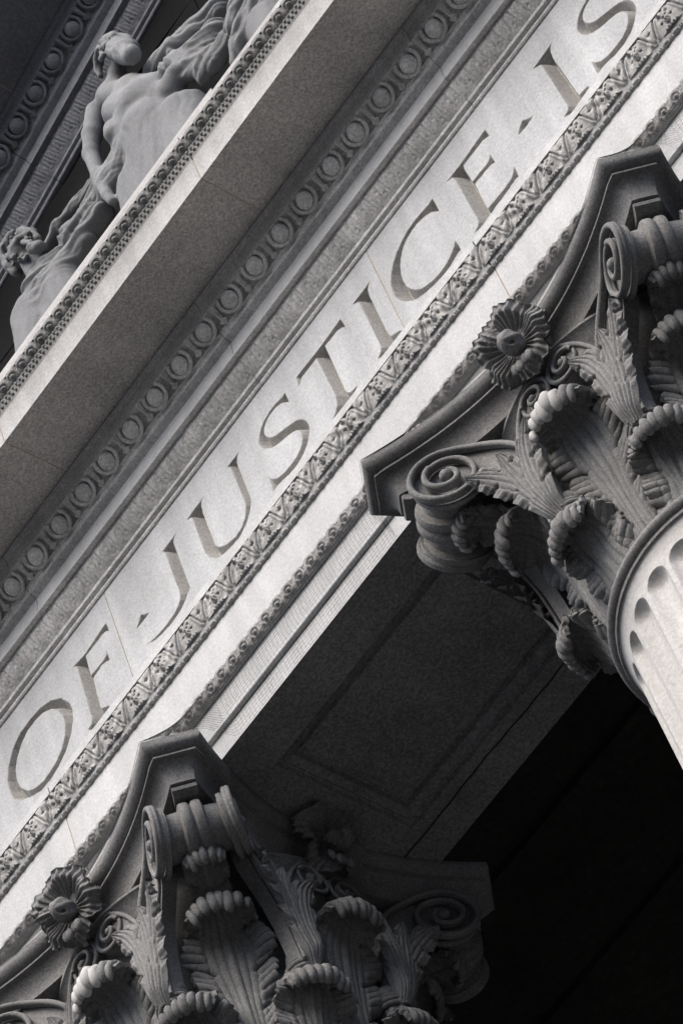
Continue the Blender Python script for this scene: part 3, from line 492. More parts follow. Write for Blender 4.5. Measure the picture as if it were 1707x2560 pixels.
# --- acanthus leaves: t up the leaf, s across, wrapped round the bell; veins, lobes and drilled eyes are relief, the curled tip ends in knobs
def leaf_mesh(name, spine, width, mat, nt=140, ns=97, lobes=4, droop=0.050, knobs=7, ribs=4, thick=0.024, kr=0.031, tipmat=None, seed=1, dr_k=0.035):
    C = smooth_curve(spine, nt); seg = np.r_[0, np.cumsum(np.hypot(*np.diff(C, axis=0).T))]; L = seg[-1]
    tt = np.linspace(0, L, nt); C = np.c_[np.interp(tt, seg, C[:, 0]), np.interp(tt, seg, C[:, 1])]
    t = tt / L; s = np.linspace(-1, 1, ns); T, S = np.meshgrid(t, s, indexing='ij'); A = np.abs(S)
    rg = np.random.default_rng(seed)
    W = np.interp(t, [w[0] for w in width], [w[1] for w in width])[:, None]
    dC = np.gradient(C, axis=0); dC /= np.linalg.norm(dC, axis=1)[:, None]; Nr, Nz = dC[:, 1][:, None], -dC[:, 0][:, None]     # outward normal in the radial plane
    ph = T * (lobes + 0.35) - 0.55 * A + 0.06 * np.sign(S); fr = np.mod(ph, 1.0); nd = np.minimum(fr, 1 - fr)
    side = (T < 0.80)
    notch = np.exp(-(nd / 0.07) ** 2) * side
    Wl = W * (1 - 0.24 * notch * sstep(0.45, 1.0, A) + 0.030 * np.cos(fr * 2 * np.pi * 5) * sstep(0.70, 1, A) * side)
    low = sstep(0.02, 0.25, T); tipf = sstep(0.84, 0.92, T)
    crest = np.abs(np.cos(np.pi * (S * ribs + .25 * np.sin(T * 9) * S))) ** 0.6
    disp = 0.016 * (crest - .5) * sstep(0.80, 0.5, A) * (1 - 0.45 * sstep(.5, .8, T)) * (1 - tipf)                 # long ribs up the middle
    disp += 0.010 * np.exp(-(S / 0.08) ** 2) * (1 - tipf)
    fan = np.abs(np.cos(np.pi * (T * (lobes + .35) * 5 - 2.75 * A))) ** 0.7
    disp += 0.016 * (fan - .5) * sstep(0.42, 0.70, A) * (1 - tipf) * low                                          # finger flutes of the side lobes
    disp += 0.020 * np.cos(2 * np.pi * (fr - .5)) * sstep(0.40, 0.85, A) * side
    eye = np.exp(-(nd / 0.05) ** 2) * np.exp(-((A - 0.56) / 0.10) ** 2) * (T < 0.76) * (T > .22)
    disp -= 0.075 * eye
    disp -= 0.020 * notch * sstep(0.6, 0.95, A)
    off = 0.028 * sstep(0.4, 1.0, A) * sstep(0.30, 0.6, T) * sstep(.85, .6, T) - 0.03 * A ** 2 * (1 - low)
    r = C[:, 0][:, None] + Nr * (disp + off); z = C[:, 1][:, None] + Nz * (disp + off)
    dz = droop * S ** 2 * sstep(0.55, 0.95, T); dr = dr_k * S ** 2 * sstep(0.55, 0.95, T)
    z = z - dz; r = r - dr
    def wrap(r, z, S, Wl):
        ang = S * Wl / np.maximum(0.66 + 0.65 * (r - 0.66), 0.5)
        return np.stack([r * np.sin(ang), -r * np.cos(ang), z], -1)
    kt = int(nt * 0.925); me = mesh(name, wrap(r, z, S, Wl)[:kt].reshape(-1, 3), grid_faces(kt, ns), mat, sharp=60)
    o = obj('tmp', me); md = o.modifiers.new('s', 'SOLIDIFY'); md.thickness = thick; md.offset = 0; m2 = evaluated(o); bpy.data.objects.remove(o)
    # rolled fingers along the curled lip: fat drops that fold over the edge side by side
    b = MB()
    for k in range(knobs):
        sk = -1 + (2 * k + 1) / knobs; sc = (1 - .38 * abs(sk) ** 1.6) * (1 + rg.uniform(-.13, .13)); sk += rg.uniform(-.04, .04); e0 = 0.66 + .05 * rg.random(); e1 = 1.0 - .035 * abs(sk) + .02 * rg.uniform(-1, 1)
        path = []; rad_ = []
        for tk, f in zip(np.clip(e0 + (e1 - e0) * np.array([0, .2, .38, .52, .64, .74, .83, .90, .95, .985, 1.0]), 0, .9999), (.15, .36, .52, .68, .86, 1.02, 1.12, 1.10, .92, .62, .18)):
            x_ = tk * (nt - 1); i0 = min(int(x_), nt - 2); u_ = x_ - i0
            rr = C[i0, 0] * (1 - u_) + C[i0 + 1, 0] * u_; zz = C[i0, 1] * (1 - u_) + C[i0 + 1, 1] * u_; ww = W[i0, 0]
            q_ = float(sstep(0.55, 0.95, tk)); o_ = -kr * sc * f * (.95 - .55 * float(sstep(.88, .98, tk))) + .028 * float(sstep(.4, 1.0, abs(sk)) * sstep(.85, .6, tk)); path.append(wrap(np.array([rr - dr_k * sk ** 2 * q_ + Nr[i0, 0] * o_]), np.array([zz - droop * sk ** 2 * q_ + Nz[i0, 0] * o_]), np.array([sk]), np.array([ww]))[0]); rad_.append(kr * sc * f)
        V, F = tube(path, rad_, 12); b.add(V, F)
    V = np.concatenate(b.v); nv = len(m2.vertices); base = np.empty(nv * 3, np.float32); m2.vertices.foreach_get('co', base)
    Fs = [list(p.vertices) for p in m2.polygons]; nb = len(Fs); Fs += [[i + nv for i in f] for f in b.f]
    me = mesh(name, np.concatenate([base.reshape(-1, 3), V]), Fs, mat, sharp=60)
    if tipmat:
        me.materials.append(tipmat)
        for p in me.polygons:
            if p.index >= nb and p.center[0] < 0.085: p.material_index = 1  # lip outside the net: its brighter light painted as paler stone
    return me
UP = [(0.66, 0.05), (0.690, 0.30), (0.705, 0.52), (0.735, 0.70), (0.780, 0.835), (0.838, 0.915), (0.892, 0.938), (0.938, 0.912), (0.950, 0.862), (0.935, 0.815)]
LO = [(0.662, 0.045), (0.685, 0.18), (0.715, 0.30), (0.752, 0.39), (0.80, 0.435), (0.842, 0.438), (0.872, 0.405), (0.872, 0.362), (0.856, 0.33)]
CX = [(0.76, 0.86), (0.82, 0.97), (0.90, 1.05), (0.98, 1.10), (1.06, 1.115), (1.11, 1.09), (1.12, 1.04), (1.09, 1.00)]
UW = [(0, .105), (.3, .135), (.5, .190), (.66, .215), (.78, .175), (.9, .145), (1, .12)]
LW = [(0, .262), (.12, .235), (.25, .20), (.55, .195), (.74, .165), (.86, .145), (1, .115)]
CW = [(0, .06), (.3, .085), (.6, .095), (.85, .085), (1, .06)]
me_up = leaf_mesh('acanthus_leaf', UP, UW, M_netshade, knobs=8, kr=.0265, ribs=5); me_lo = leaf_mesh('acanthus_leaf', LO, LW, M_netshade, lobes=3, knobs=8, kr=.0245, ribs=5, seed=4)
me_upw = leaf_mesh('acanthus_leaf', UP, UW, M_netshade, knobs=8, kr=.0285, ribs=5, seed=2, tipmat=M_pale)
me_cx = leaf_mesh('calyx_leaf', CX, CW, M_netshade, nt=60, ns=33, lobes=5, droop=0.03, knobs=5, ribs=2, kr=.020)
# --- corner volutes and inner helices. Plane frame: h along the plane towards the corner, z up, n outwards
def spiral(c, R, a0, turns, n, pw=1.3, end=0.16, sgn=1):
    q = np.linspace(0, 1, n); ang = np.radians(a0) - q * turns * 2 * np.pi; r = R * (1 - q ** pw * (1 - end))
    return np.c_[c[0] + sgn * r * np.cos(ang), c[1] + r * np.sin(ang)]
# plan of the scroll's face: starts almost parallel to the building's face and turns towards the corner
_h = np.linspace(-0.1, 0.75, 341); _th = np.radians(6 + 30 * sstep(0.06, 0.40, _h)); _dx = -np.cos(_th); _dy = -np.sin(_th)
_cx = np.r_[0, np.cumsum((_dx[1:] + _dx[:-1]) / 2 * np.diff(_h))]; _cy = np.r_[0, np.cumsum((_dy[1:] + _dy[:-1]) / 2 * np.diff(_h))]
_k0 = np.argmin(np.abs(_h)); _cx = _cx - _cx[_k0] - 0.25; _cy = _cy - _cy[_k0] - 0.775
def place(hz, n, origin=None, t=None, nn=None):
    hz = np.asarray(hz, float)
    if origin is not None: return np.c_[origin[0] + t[0] * hz[:, 0] + nn[0] * n, origin[1] + t[1] * hz[:, 0] + nn[1] * n, hz[:, 1]]
    h = hz[:, 0]; th = np.radians(6 + 30 * sstep(0.06, 0.40, h)); nx, ny = np.sin(th), -np.cos(th)
    return np.c_[np.interp(h, _h, _cx) + nx * n, np.interp(h, _h, _cy) + ny * n, hz[:, 1]]
VC = (0.425, 1.215)
def band(b, outer, inner, n_face, n_back, origin=None, t=None, nn=None):
    k = len(outer); V = np.concatenate([place(outer, n_face, origin, t, nn), place(inner, n_face, origin, t, nn), place(outer, n_back, origin, t, nn), place(inner, n_back, origin, t, nn)])
    F = []
    for i in range(k - 1):
        F += [(i, i + 1, k + i + 1, k + i), (2 * k + i, 3 * k + i, 3 * k + i + 1, 2 * k + i + 1), (i, 2 * k + i, 2 * k + i + 1, i + 1), (k + i, k + i + 1, 3 * k + i + 1, 3 * k + i)]
    F += [(0, k, 3 * k, 2 * k), (k - 1, 3 * k - 1, 4 * k - 1, 2 * k - 1)]
    b.add(V, F)
def mirror_swap(V): return np.c_[V[:, 1], V[:, 0], V[:, 2]]
def volute_mesh():
    b = MB()
    stem = smooth_curve([(0.00, 0.52), (-0.015, 0.70), (-0.005, 0.90), (0.035, 1.07), (0.105, 1.20), (0.20, 1.30), (0.31, 1.37)], 26)
    sp = spiral(VC, 0.183, 112, 2.0, 92, 1.3, 0.17)
    rim = np.concatenate([stem, sp]); 
    low = smooth_curve([(0.085, 0.52), (0.10, 0.70), (0.125, 0.86), (0.165, 0.98), (0.22, 1.06), (0.275, 1.115), (0.30, 1.16)], 26)
    band(b, stem + [0.004, 0], low, -0.012, -0.085)
    a = np.linspace(0, 2 * np.pi, 40); rr = 0.170
    disc = np.c_[VC[0] + rr * np.cos(a), VC[1] + rr * np.sin(a)]; cen = np.repeat([VC], 40, 0)
    band(b, disc, cen + (disc - cen) * 0.02, -0.018, -0.04)
    w = np.r_[np.full(26, 0.0155), np.linspace(0.0165, 0.0135, 92)]
    V, F = tube(place(rim, 0.006), w, 8); b.add(V, F)
    V, F = tube(place(rim, 0.020), w * 0.96, 8); b.add(V, F)
    V, F = tube(place(low, 0.004), 0.010, 7); b.add(V, F)
    # raised inner coil so that the floor of the scroll sinks towards the rim
    sp2 = sp[52:]; V, F = tube(place(sp2, 0.026), 0.016, 8); b.add(V, F)
    V, F = sphere(place([VC], 0.022)[0], (0.032, 0.032, 0.032), 12, 8); b.add(V, F)
    return b.mesh('volute', M_netshade, sharp=55)
def scroll_body_mesh():
    # the scroll's rolled edge, running from the front spiral round the corner to the side spiral
    b = MB(); k = 40; a = np.linspace(0, 2 * np.pi, k, endpoint=False); S = []
    c1 = place([VC], -0.008)[0]; c3 = mirror_swap(np.array([c1]))[0]; mid = (c1 + c3) / 2 + np.array([-0.012, -0.012, -0.005])
    t1 = np.array([-math.cos(math.radians(36)), -math.sin(math.radians(36)), 0]); t3 = np.array([t1[1], t1[0], 0]); tm = np.array([-1, -1, 0]) / math.sqrt(2)
    for q in np.linspace(0, 1, 33):
        c = (1 - q) ** 2 * c1 + 2 * q * (1 - q) * (2 * mid - .5 * (c1 + c3)) + q * q * c3
        tt_ = (1 - q) * t1 + q * t3; tt_ = tt_ / np.linalg.norm(tt_)
        e = abs(q - .5) * 2; r = 0.168 - 0.048 * sstep(0.84, 0.76, e) + 0.036 * sstep(0.36, 0.30, e) - .016 * np.exp(-(e / .05) ** 2) - .012 * np.exp(-((e - .91) / .03) ** 2)
        S.append(c + r * (np.cos(a)[:, None] * tt_ + np.sin(a)[:, None] * np.array([0, 0, 1.])))
    V = np.concatenate(S); F = [(i * k + j, i * k + (j + 1) % k, (i + 1) * k + (j + 1) % k, (i + 1) * k + j) for i in range(32) for j in range(k)]
    b.add(V, F)
    return b.mesh('scroll_body', M_netshade, sharp=40)
def horn_block_mesh():
    b = MB(); c, sn = math.cos(math.pi / 4), math.sin(math.pi / 4)
    prof = [(-1.02, 1.372), (-1.285, 1.372), (-1.300, 1.355), (-1.296, 1.335), (-1.270, 1.322), (-1.225, 1.325), (-1.185, 1.345), (-1.13, 1.36), (-1.02, 1.362)]
    V, F = extrude(prof, -0.062, 0.062); V = np.c_[V[:, 0] * c + V[:, 1] * sn, -V[:, 0] * sn + V[:, 1] * c, V[:, 2]]
    b.add(V, F); return b.mesh('horn_block', M_netshade, sharp=40)
me_hbk = horn_block_mesh(); me_vol = volute_mesh(); me_scb = scroll_body_mesh()
def mirror_mesh(me, M, name):
    m2 = me.copy(); m2.name = name; m2.transform(M); m2.flip_normals(); return m2
SW = Matrix(((0, 1, 0, 0), (1, 0, 0, 0), (0, 0, 1, 0), (0, 0, 0, 1)))
MX = Matrix(((-1, 0, 0, 0), (0, 1, 0, 0), (0, 0, 1, 0), (0, 0, 0, 1)))
me_vol2 = mirror_mesh(me_vol, SW, 'volute')
def helix_mesh():
    b = MB(); o = np.array([0, -0.80]); t = np.array([1.0, 0]); nn = np.array([0, -1.0]); c = (0.108, 1.222)
    stem = smooth_curve([(0.300, 0.56), (0.318, 0.75), (0.312, 0.93), (0.285, 1.08), (0.235, 1.20), (0.185, 1.275), (0.145, 1.318)], 24)
    sp = spiral(c, 0.110, 108, 1.9, 70, 1.25, 0.16, sgn=-1); sp[:, 0] = 2 * c[0] - sp[:, 0] if False else sp[:, 0]
    rim = np.concatenate([stem, sp]); low = smooth_curve([(0.235, 0.56), (0.243, 0.74), (0.236, 0.88), (0.22, 0.98), (0.196, 1.06), (0.175, 1.11), (0.165, 1.14)], 24)
    band(b, stem, low, 0.004, -0.07, o, t, nn)
    a = np.linspace(0, 2 * np.pi, 32); disc = np.c_[c[0] + .10 * np.cos(a), c[1] + .10 * np.sin(a)]; cen = np.repeat([c], 32, 0)
    band(b, disc, cen + (disc - cen) * .02, 0.0, -0.09, o, t, nn)
    w = np.r_[np.full(24, .0125), np.linspace(.0125, .009, 70)]
    V, F = tube(place(rim, 0.012, o, t, nn), w, 7); b.add(V, F)
    V, F = tube(place(sp[30:], 0.024, o, t, nn), 0.011, 7); b.add(V, F)
    V, F = tube(place(low, 0.006, o, t, nn), .008, 6); b.add(V, F)
    V, F = sphere(place([c], 0.02, o, t, nn)[0], (.02, .02, .02), 10, 7); b.add(V, F)
    return b.mesh('helix', M_netshade, sharp=55)
me_hel = helix_mesh(); me_hel2 = mirror_mesh(me_hel, MX, 'helix')
# --- sheath of small ribbed leaves that the scrolls grow out of, one each side of a collared stalk
def sheath_mesh():
    b = MB()
    def blade(axis, widths, n, lean, org, nb=90, ms=49, lobes=5):
        C = smooth_curve(axis, nb); T = np.gradient(C, axis=0); T /= np.linalg.norm(T, axis=1)[:, None]; Nn = np.c_[T[:, 1], -T[:, 0]]
        q = np.linspace(0, 1, nb); s = np.linspace(-1, 1, ms); W = np.interp(q, [w[0] for w in widths], [w[1] for w in widths])
        Q, S = np.meshgrid(q, s, indexing='ij'); A = np.abs(S); fr = np.mod(Q * lobes - .5 * A + .1 * np.sign(S), 1); nd = np.minimum(fr, 1 - fr); g_ = sstep(.18, .34, Q)
        Wl = W[:, None] * (1 - .24 * np.exp(-(nd / .10) ** 2) * sstep(.45, 1, A) * g_)
        H = C[:, None, 0] + Nn[:, None, 0] * S * Wl; Z = C[:, None, 1] + Nn[:, None, 1] * S * Wl
        D = n * sstep(0, .15, Q) + lean * Q ** 1.5 - .030 * S ** 2 + .009 * (np.abs(np.cos(np.pi * S * 3)) - .5) * sstep(.9, .5, A)
        D += g_ * (.010 * np.cos(2 * np.pi * (fr - .5)) * sstep(.4, .8, A) + .007 * (np.abs(np.cos(np.pi * (Q * lobes * 3 - 1.5 * A))) - .5) * sstep(.4, .7, A))
        D -= .040 * np.exp(-(nd / .055) ** 2) * np.exp(-((A - .5) / .12) ** 2) * g_ * (Q < .9)
        V = place(np.c_[H.ravel(), Z.ravel()], 0, *org); N_ = place(np.c_[H.ravel(), Z.ravel()], 1, *org) - V
        b.add(V + N_ * D.ravel()[:, None], grid_faces(nb, ms).tolist())
    FR = (np.array([0, -.80]), np.array([1., 0]), np.array([0, -1.]))
    blade([(0.015, .49), (0.04, .62), (0.075, .76), (0.135, .88), (0.21, .975), (0.29, 1.035), (0.355, 1.05)], [(0, .035), (.14, .055), (.3, .100), (.6, .105), (.85, .075), (1, .02)], 0.045, .045, ())
    blade([(-0.262, .49), (-0.27, .62), (-0.282, .75), (-0.272, .88), (-0.245, .99), (-0.205, 1.06), (-0.165, 1.10)], [(0, .035), (.14, .05), (.32, .085), (.65, .080), (.85, .055), (1, .015)], 0.045, .03, FR, lobes=4)
    blade([(-0.275, .49), (-0.315, .66), (-0.345, .82), (-0.365, .97), (-0.372, 1.08)], [(0, .03), (.3, .07), (.6, .085), (.85, .055), (1, .01)], 0.03, .05, FR, lobes=4)
    return b.mesh('sheath_leaf', M_netshade, sharp=60)
me_she = sheath_mesh(); me_she2 = mirror_mesh(me_she, MX, 'sheath_leaf')
def stalk_mesh():
    b = MB(); a0 = math.radians(-20.5); u = np.array([math.sin(a0), -math.cos(a0), 0]); tng = np.array([math.cos(a0), math.sin(a0), 0])
    zs = np.linspace(.06, .60, 24); k = 30; a = np.linspace(0, 2 * np.pi, k, endpoint=False); V = []
    for z in zs:
        r = .034 + .036 * sstep(.1, .6, z); rr = r * (1 + .10 * np.cos(a * 9 + z * 4)); c = u * (.655 + .10 * sstep(.05, .5, z)) + tng * 0
        V.append(c + rr[:, None] * (np.cos(a)[:, None] * tng + np.sin(a)[:, None] * u) + np.array([0, 0, z]))
    b.add(np.concatenate(V), [(i * k + j, i * k + (j + 1) % k, (i + 1) * k + (j + 1) % k, (i + 1) * k + j) for i in range(23) for j in range(k)])
    for z, r in ((.505, .080), (.532, .086), (.558, .080)):
        c = u * .752; path = [c + r * (math.cos(q) * tng + math.sin(q) * u) + np.array([0, 0, z]) for q in np.linspace(0, 2 * np.pi, 28, endpoint=False)]
        V, F = tube(path, .014, 7, closed=True); b.add(V, F)
    V, F = sphere(u * .760 + np.array([0, 0, .600]), (.088, .075, .075), 18, 12); b.add(V, F)
    return b.mesh('stalk', M_netshade, sharp=60)
me_stk = stalk_mesh(); me_stk2 = mirror_mesh(me_stk, MX, 'stalk')
# --- ruffled flower on the middle of each abacus side
def flower_mesh(v=0.0):
    b = MB(); d = np.array([0, -math.cos(math.radians(24)), -math.sin(math.radians(24))]); ex = np.array([1., 0, 0]); ey = np.cross(d, ex)
    c = np.array([0, -0.90, 1.475]); nr, na = 30, 352; q = np.linspace(0.12, 1, nr); a = np.linspace(0, 2 * np.pi, na, endpoint=False); Q, A = np.meshgrid(q, a, indexing='ij')
    lob = np.abs(np.cos(A * 2.5 + .3 + v)) ** .6
    R = 0.210 * Q * (0.82 + 0.18 * lob) * (1 + .03 * np.cos(A * 13 + 1 + 4 * v) * sstep(.7, 1, Q) + .008 * np.cos(A * 32 + 1.6 * np.sin(A * 3 + 1) + 2.0) * sstep(.8, 1, Q))
    D = 0.015 + 0.085 * Q ** 1.7 - 0.07 * sstep(.72, 1.0, Q) * (0.35 + .65 * lob) + 0.0062 * np.cos(A * 32 + 1.6 * np.sin(A * 3 + 1 + 3 * v) + 2.0 * Q + v) * sstep(.2, .5, Q) + .026 * np.cos(A * 5 + .6) * Q + .012 * np.cos(A * 2 + 2) * Q
    V = (c + R[..., None] * (np.cos(A)[..., None] * ex + np.sin(A)[..., None] * ey) + D[..., None] * d).reshape(-1, 3)
    i = np.arange(nr - 1)[:, None]; j = np.arange(na)[None, :]; F = np.stack([i * na + j, i * na + (j + 1) % na, (i + 1) * na + (j + 1) % na, (i + 1) * na + j], -1).reshape(-1, 4)
    b.add(V, F.tolist())
    Vb = V - d * .02; b.add(Vb, F[:, ::-1].tolist())
    V, F = tube([c - d * .14, c + d * .02], [.13, .08], 24); b.add(V, F)
    # ribbed pod with one drilled hole, a torn leaf folded over it and a little cluster under it
    p = c + d * .085 + np.array([.012, 0, -.03]); M = np.stack([ex, ey, d], 1); Vs, Fs = sphere((0, 0, 0), (.055, .066, .080), 40, 26)
    an = np.arctan2(Vs[:, 1], Vs[:, 0]); Vs[:, :2] *= (1 + .07 * np.cos(an * 6 + Vs[:, 2] * 30))[:, None]
    g_ = np.exp(-((Vs[:, 0] - .020) ** 2 + (Vs[:, 1] + .030) ** 2) / .009 ** 2) * (Vs[:, 2] > 0); Vs[:, 2] -= g_ * .05
    b.add(Vs @ M.T + p, Fs)
    uu, vv = np.meshgrid(np.linspace(0, 1, 24), np.linspace(-1, 1, 13), indexing='ij')
    ww = .040 * np.sin(np.pi * np.clip(uu * .9 + .1, 0, 1)) * (1 + .15 * np.cos(uu * 30))
    q_ = math.radians(118 + 60 * v); e = math.cos(q_) * ex + math.sin(q_) * ey; f_ = np.cross(d, e)
    Vl = p + (.02 + .125 * uu)[..., None] * e + (vv * ww)[..., None] * f_ + (.055 + .05 * uu - .05 * uu ** 3 - .03 * vv ** 2 + .006 * np.cos(vv * 9))[..., None] * d
    b.add(Vl.reshape(-1, 3), grid_faces(24, 13).tolist())
    for k_ in range(4):
        V, F = sphere(c + d * (.045 + .012 * (k_ % 2)) + np.array([-.05 + .034 * k_, 0, -.160 - .02 * (k_ % 2)]), (.024, .018, .036), 10, 7); b.add(V, F)
    return b.mesh('flower', M_netshade, sharp=70)
me_flo = flower_mesh(); me_flos = [me_flo, flower_mesh(.7), flower_mesh(1.5)]
def build_column(x, label, group):
    zb = PZ - ZA
    col = thing('column', label, 'column', (x, YA, PZ), group)
    q = (0, 0, ZA - PZ)
    sh = obj('shaft', me_shaft, col, q); obj('astragal', me_astr, col, q); bs = obj('base', me_base, col, q); obj('plinth', me_plinth, bs)
    cap = obj('capital', me_bell, col, q, label='acanthus capital grey with soot and painted-in net shade')
    obj('abacus', me_abacus, cap)
    for k in range(8):
        a = k * math.pi / 4
        o = obj('acanthus_leaf', me_upw if k == 0 else me_up, cap, rot=(0, 0, a))
        if k == 0: o['label'] = 'leaf with a tip coloured pale, clear of the net shade'
        o = obj('acanthus_leaf', me_lo, cap, rot=(0, 0, a + math.pi / 8 + .04))
    for k in range(4):
        a = k * math.pi / 2
        for n_, m in (('volute', me_vol), ('volute', me_vol2), ('scroll_body', me_scb), ('horn_block', me_hbk), ('helix', me_hel), ('helix', me_hel2), ('sheath_leaf', me_she), ('sheath_leaf', me_she2),
                      ('stalk', me_stk), ('stalk', me_stk2), ('flower', me_flos[(k + int(x < -1)) % 3])): obj(n_, m, cap, rot=(0, 0, a))
        obj('calyx_leaf', me_cx, cap, rot=(0, 0, a + math.pi / 4))
    return col
build_column(0.0, 'nearer column whose bright fluted shaft shows at the right edge', 'corinthian columns under the beam')
build_column(-3.6, 'farther column showing only its leafy capital at the lower left corner', 'corinthian columns under the beam')
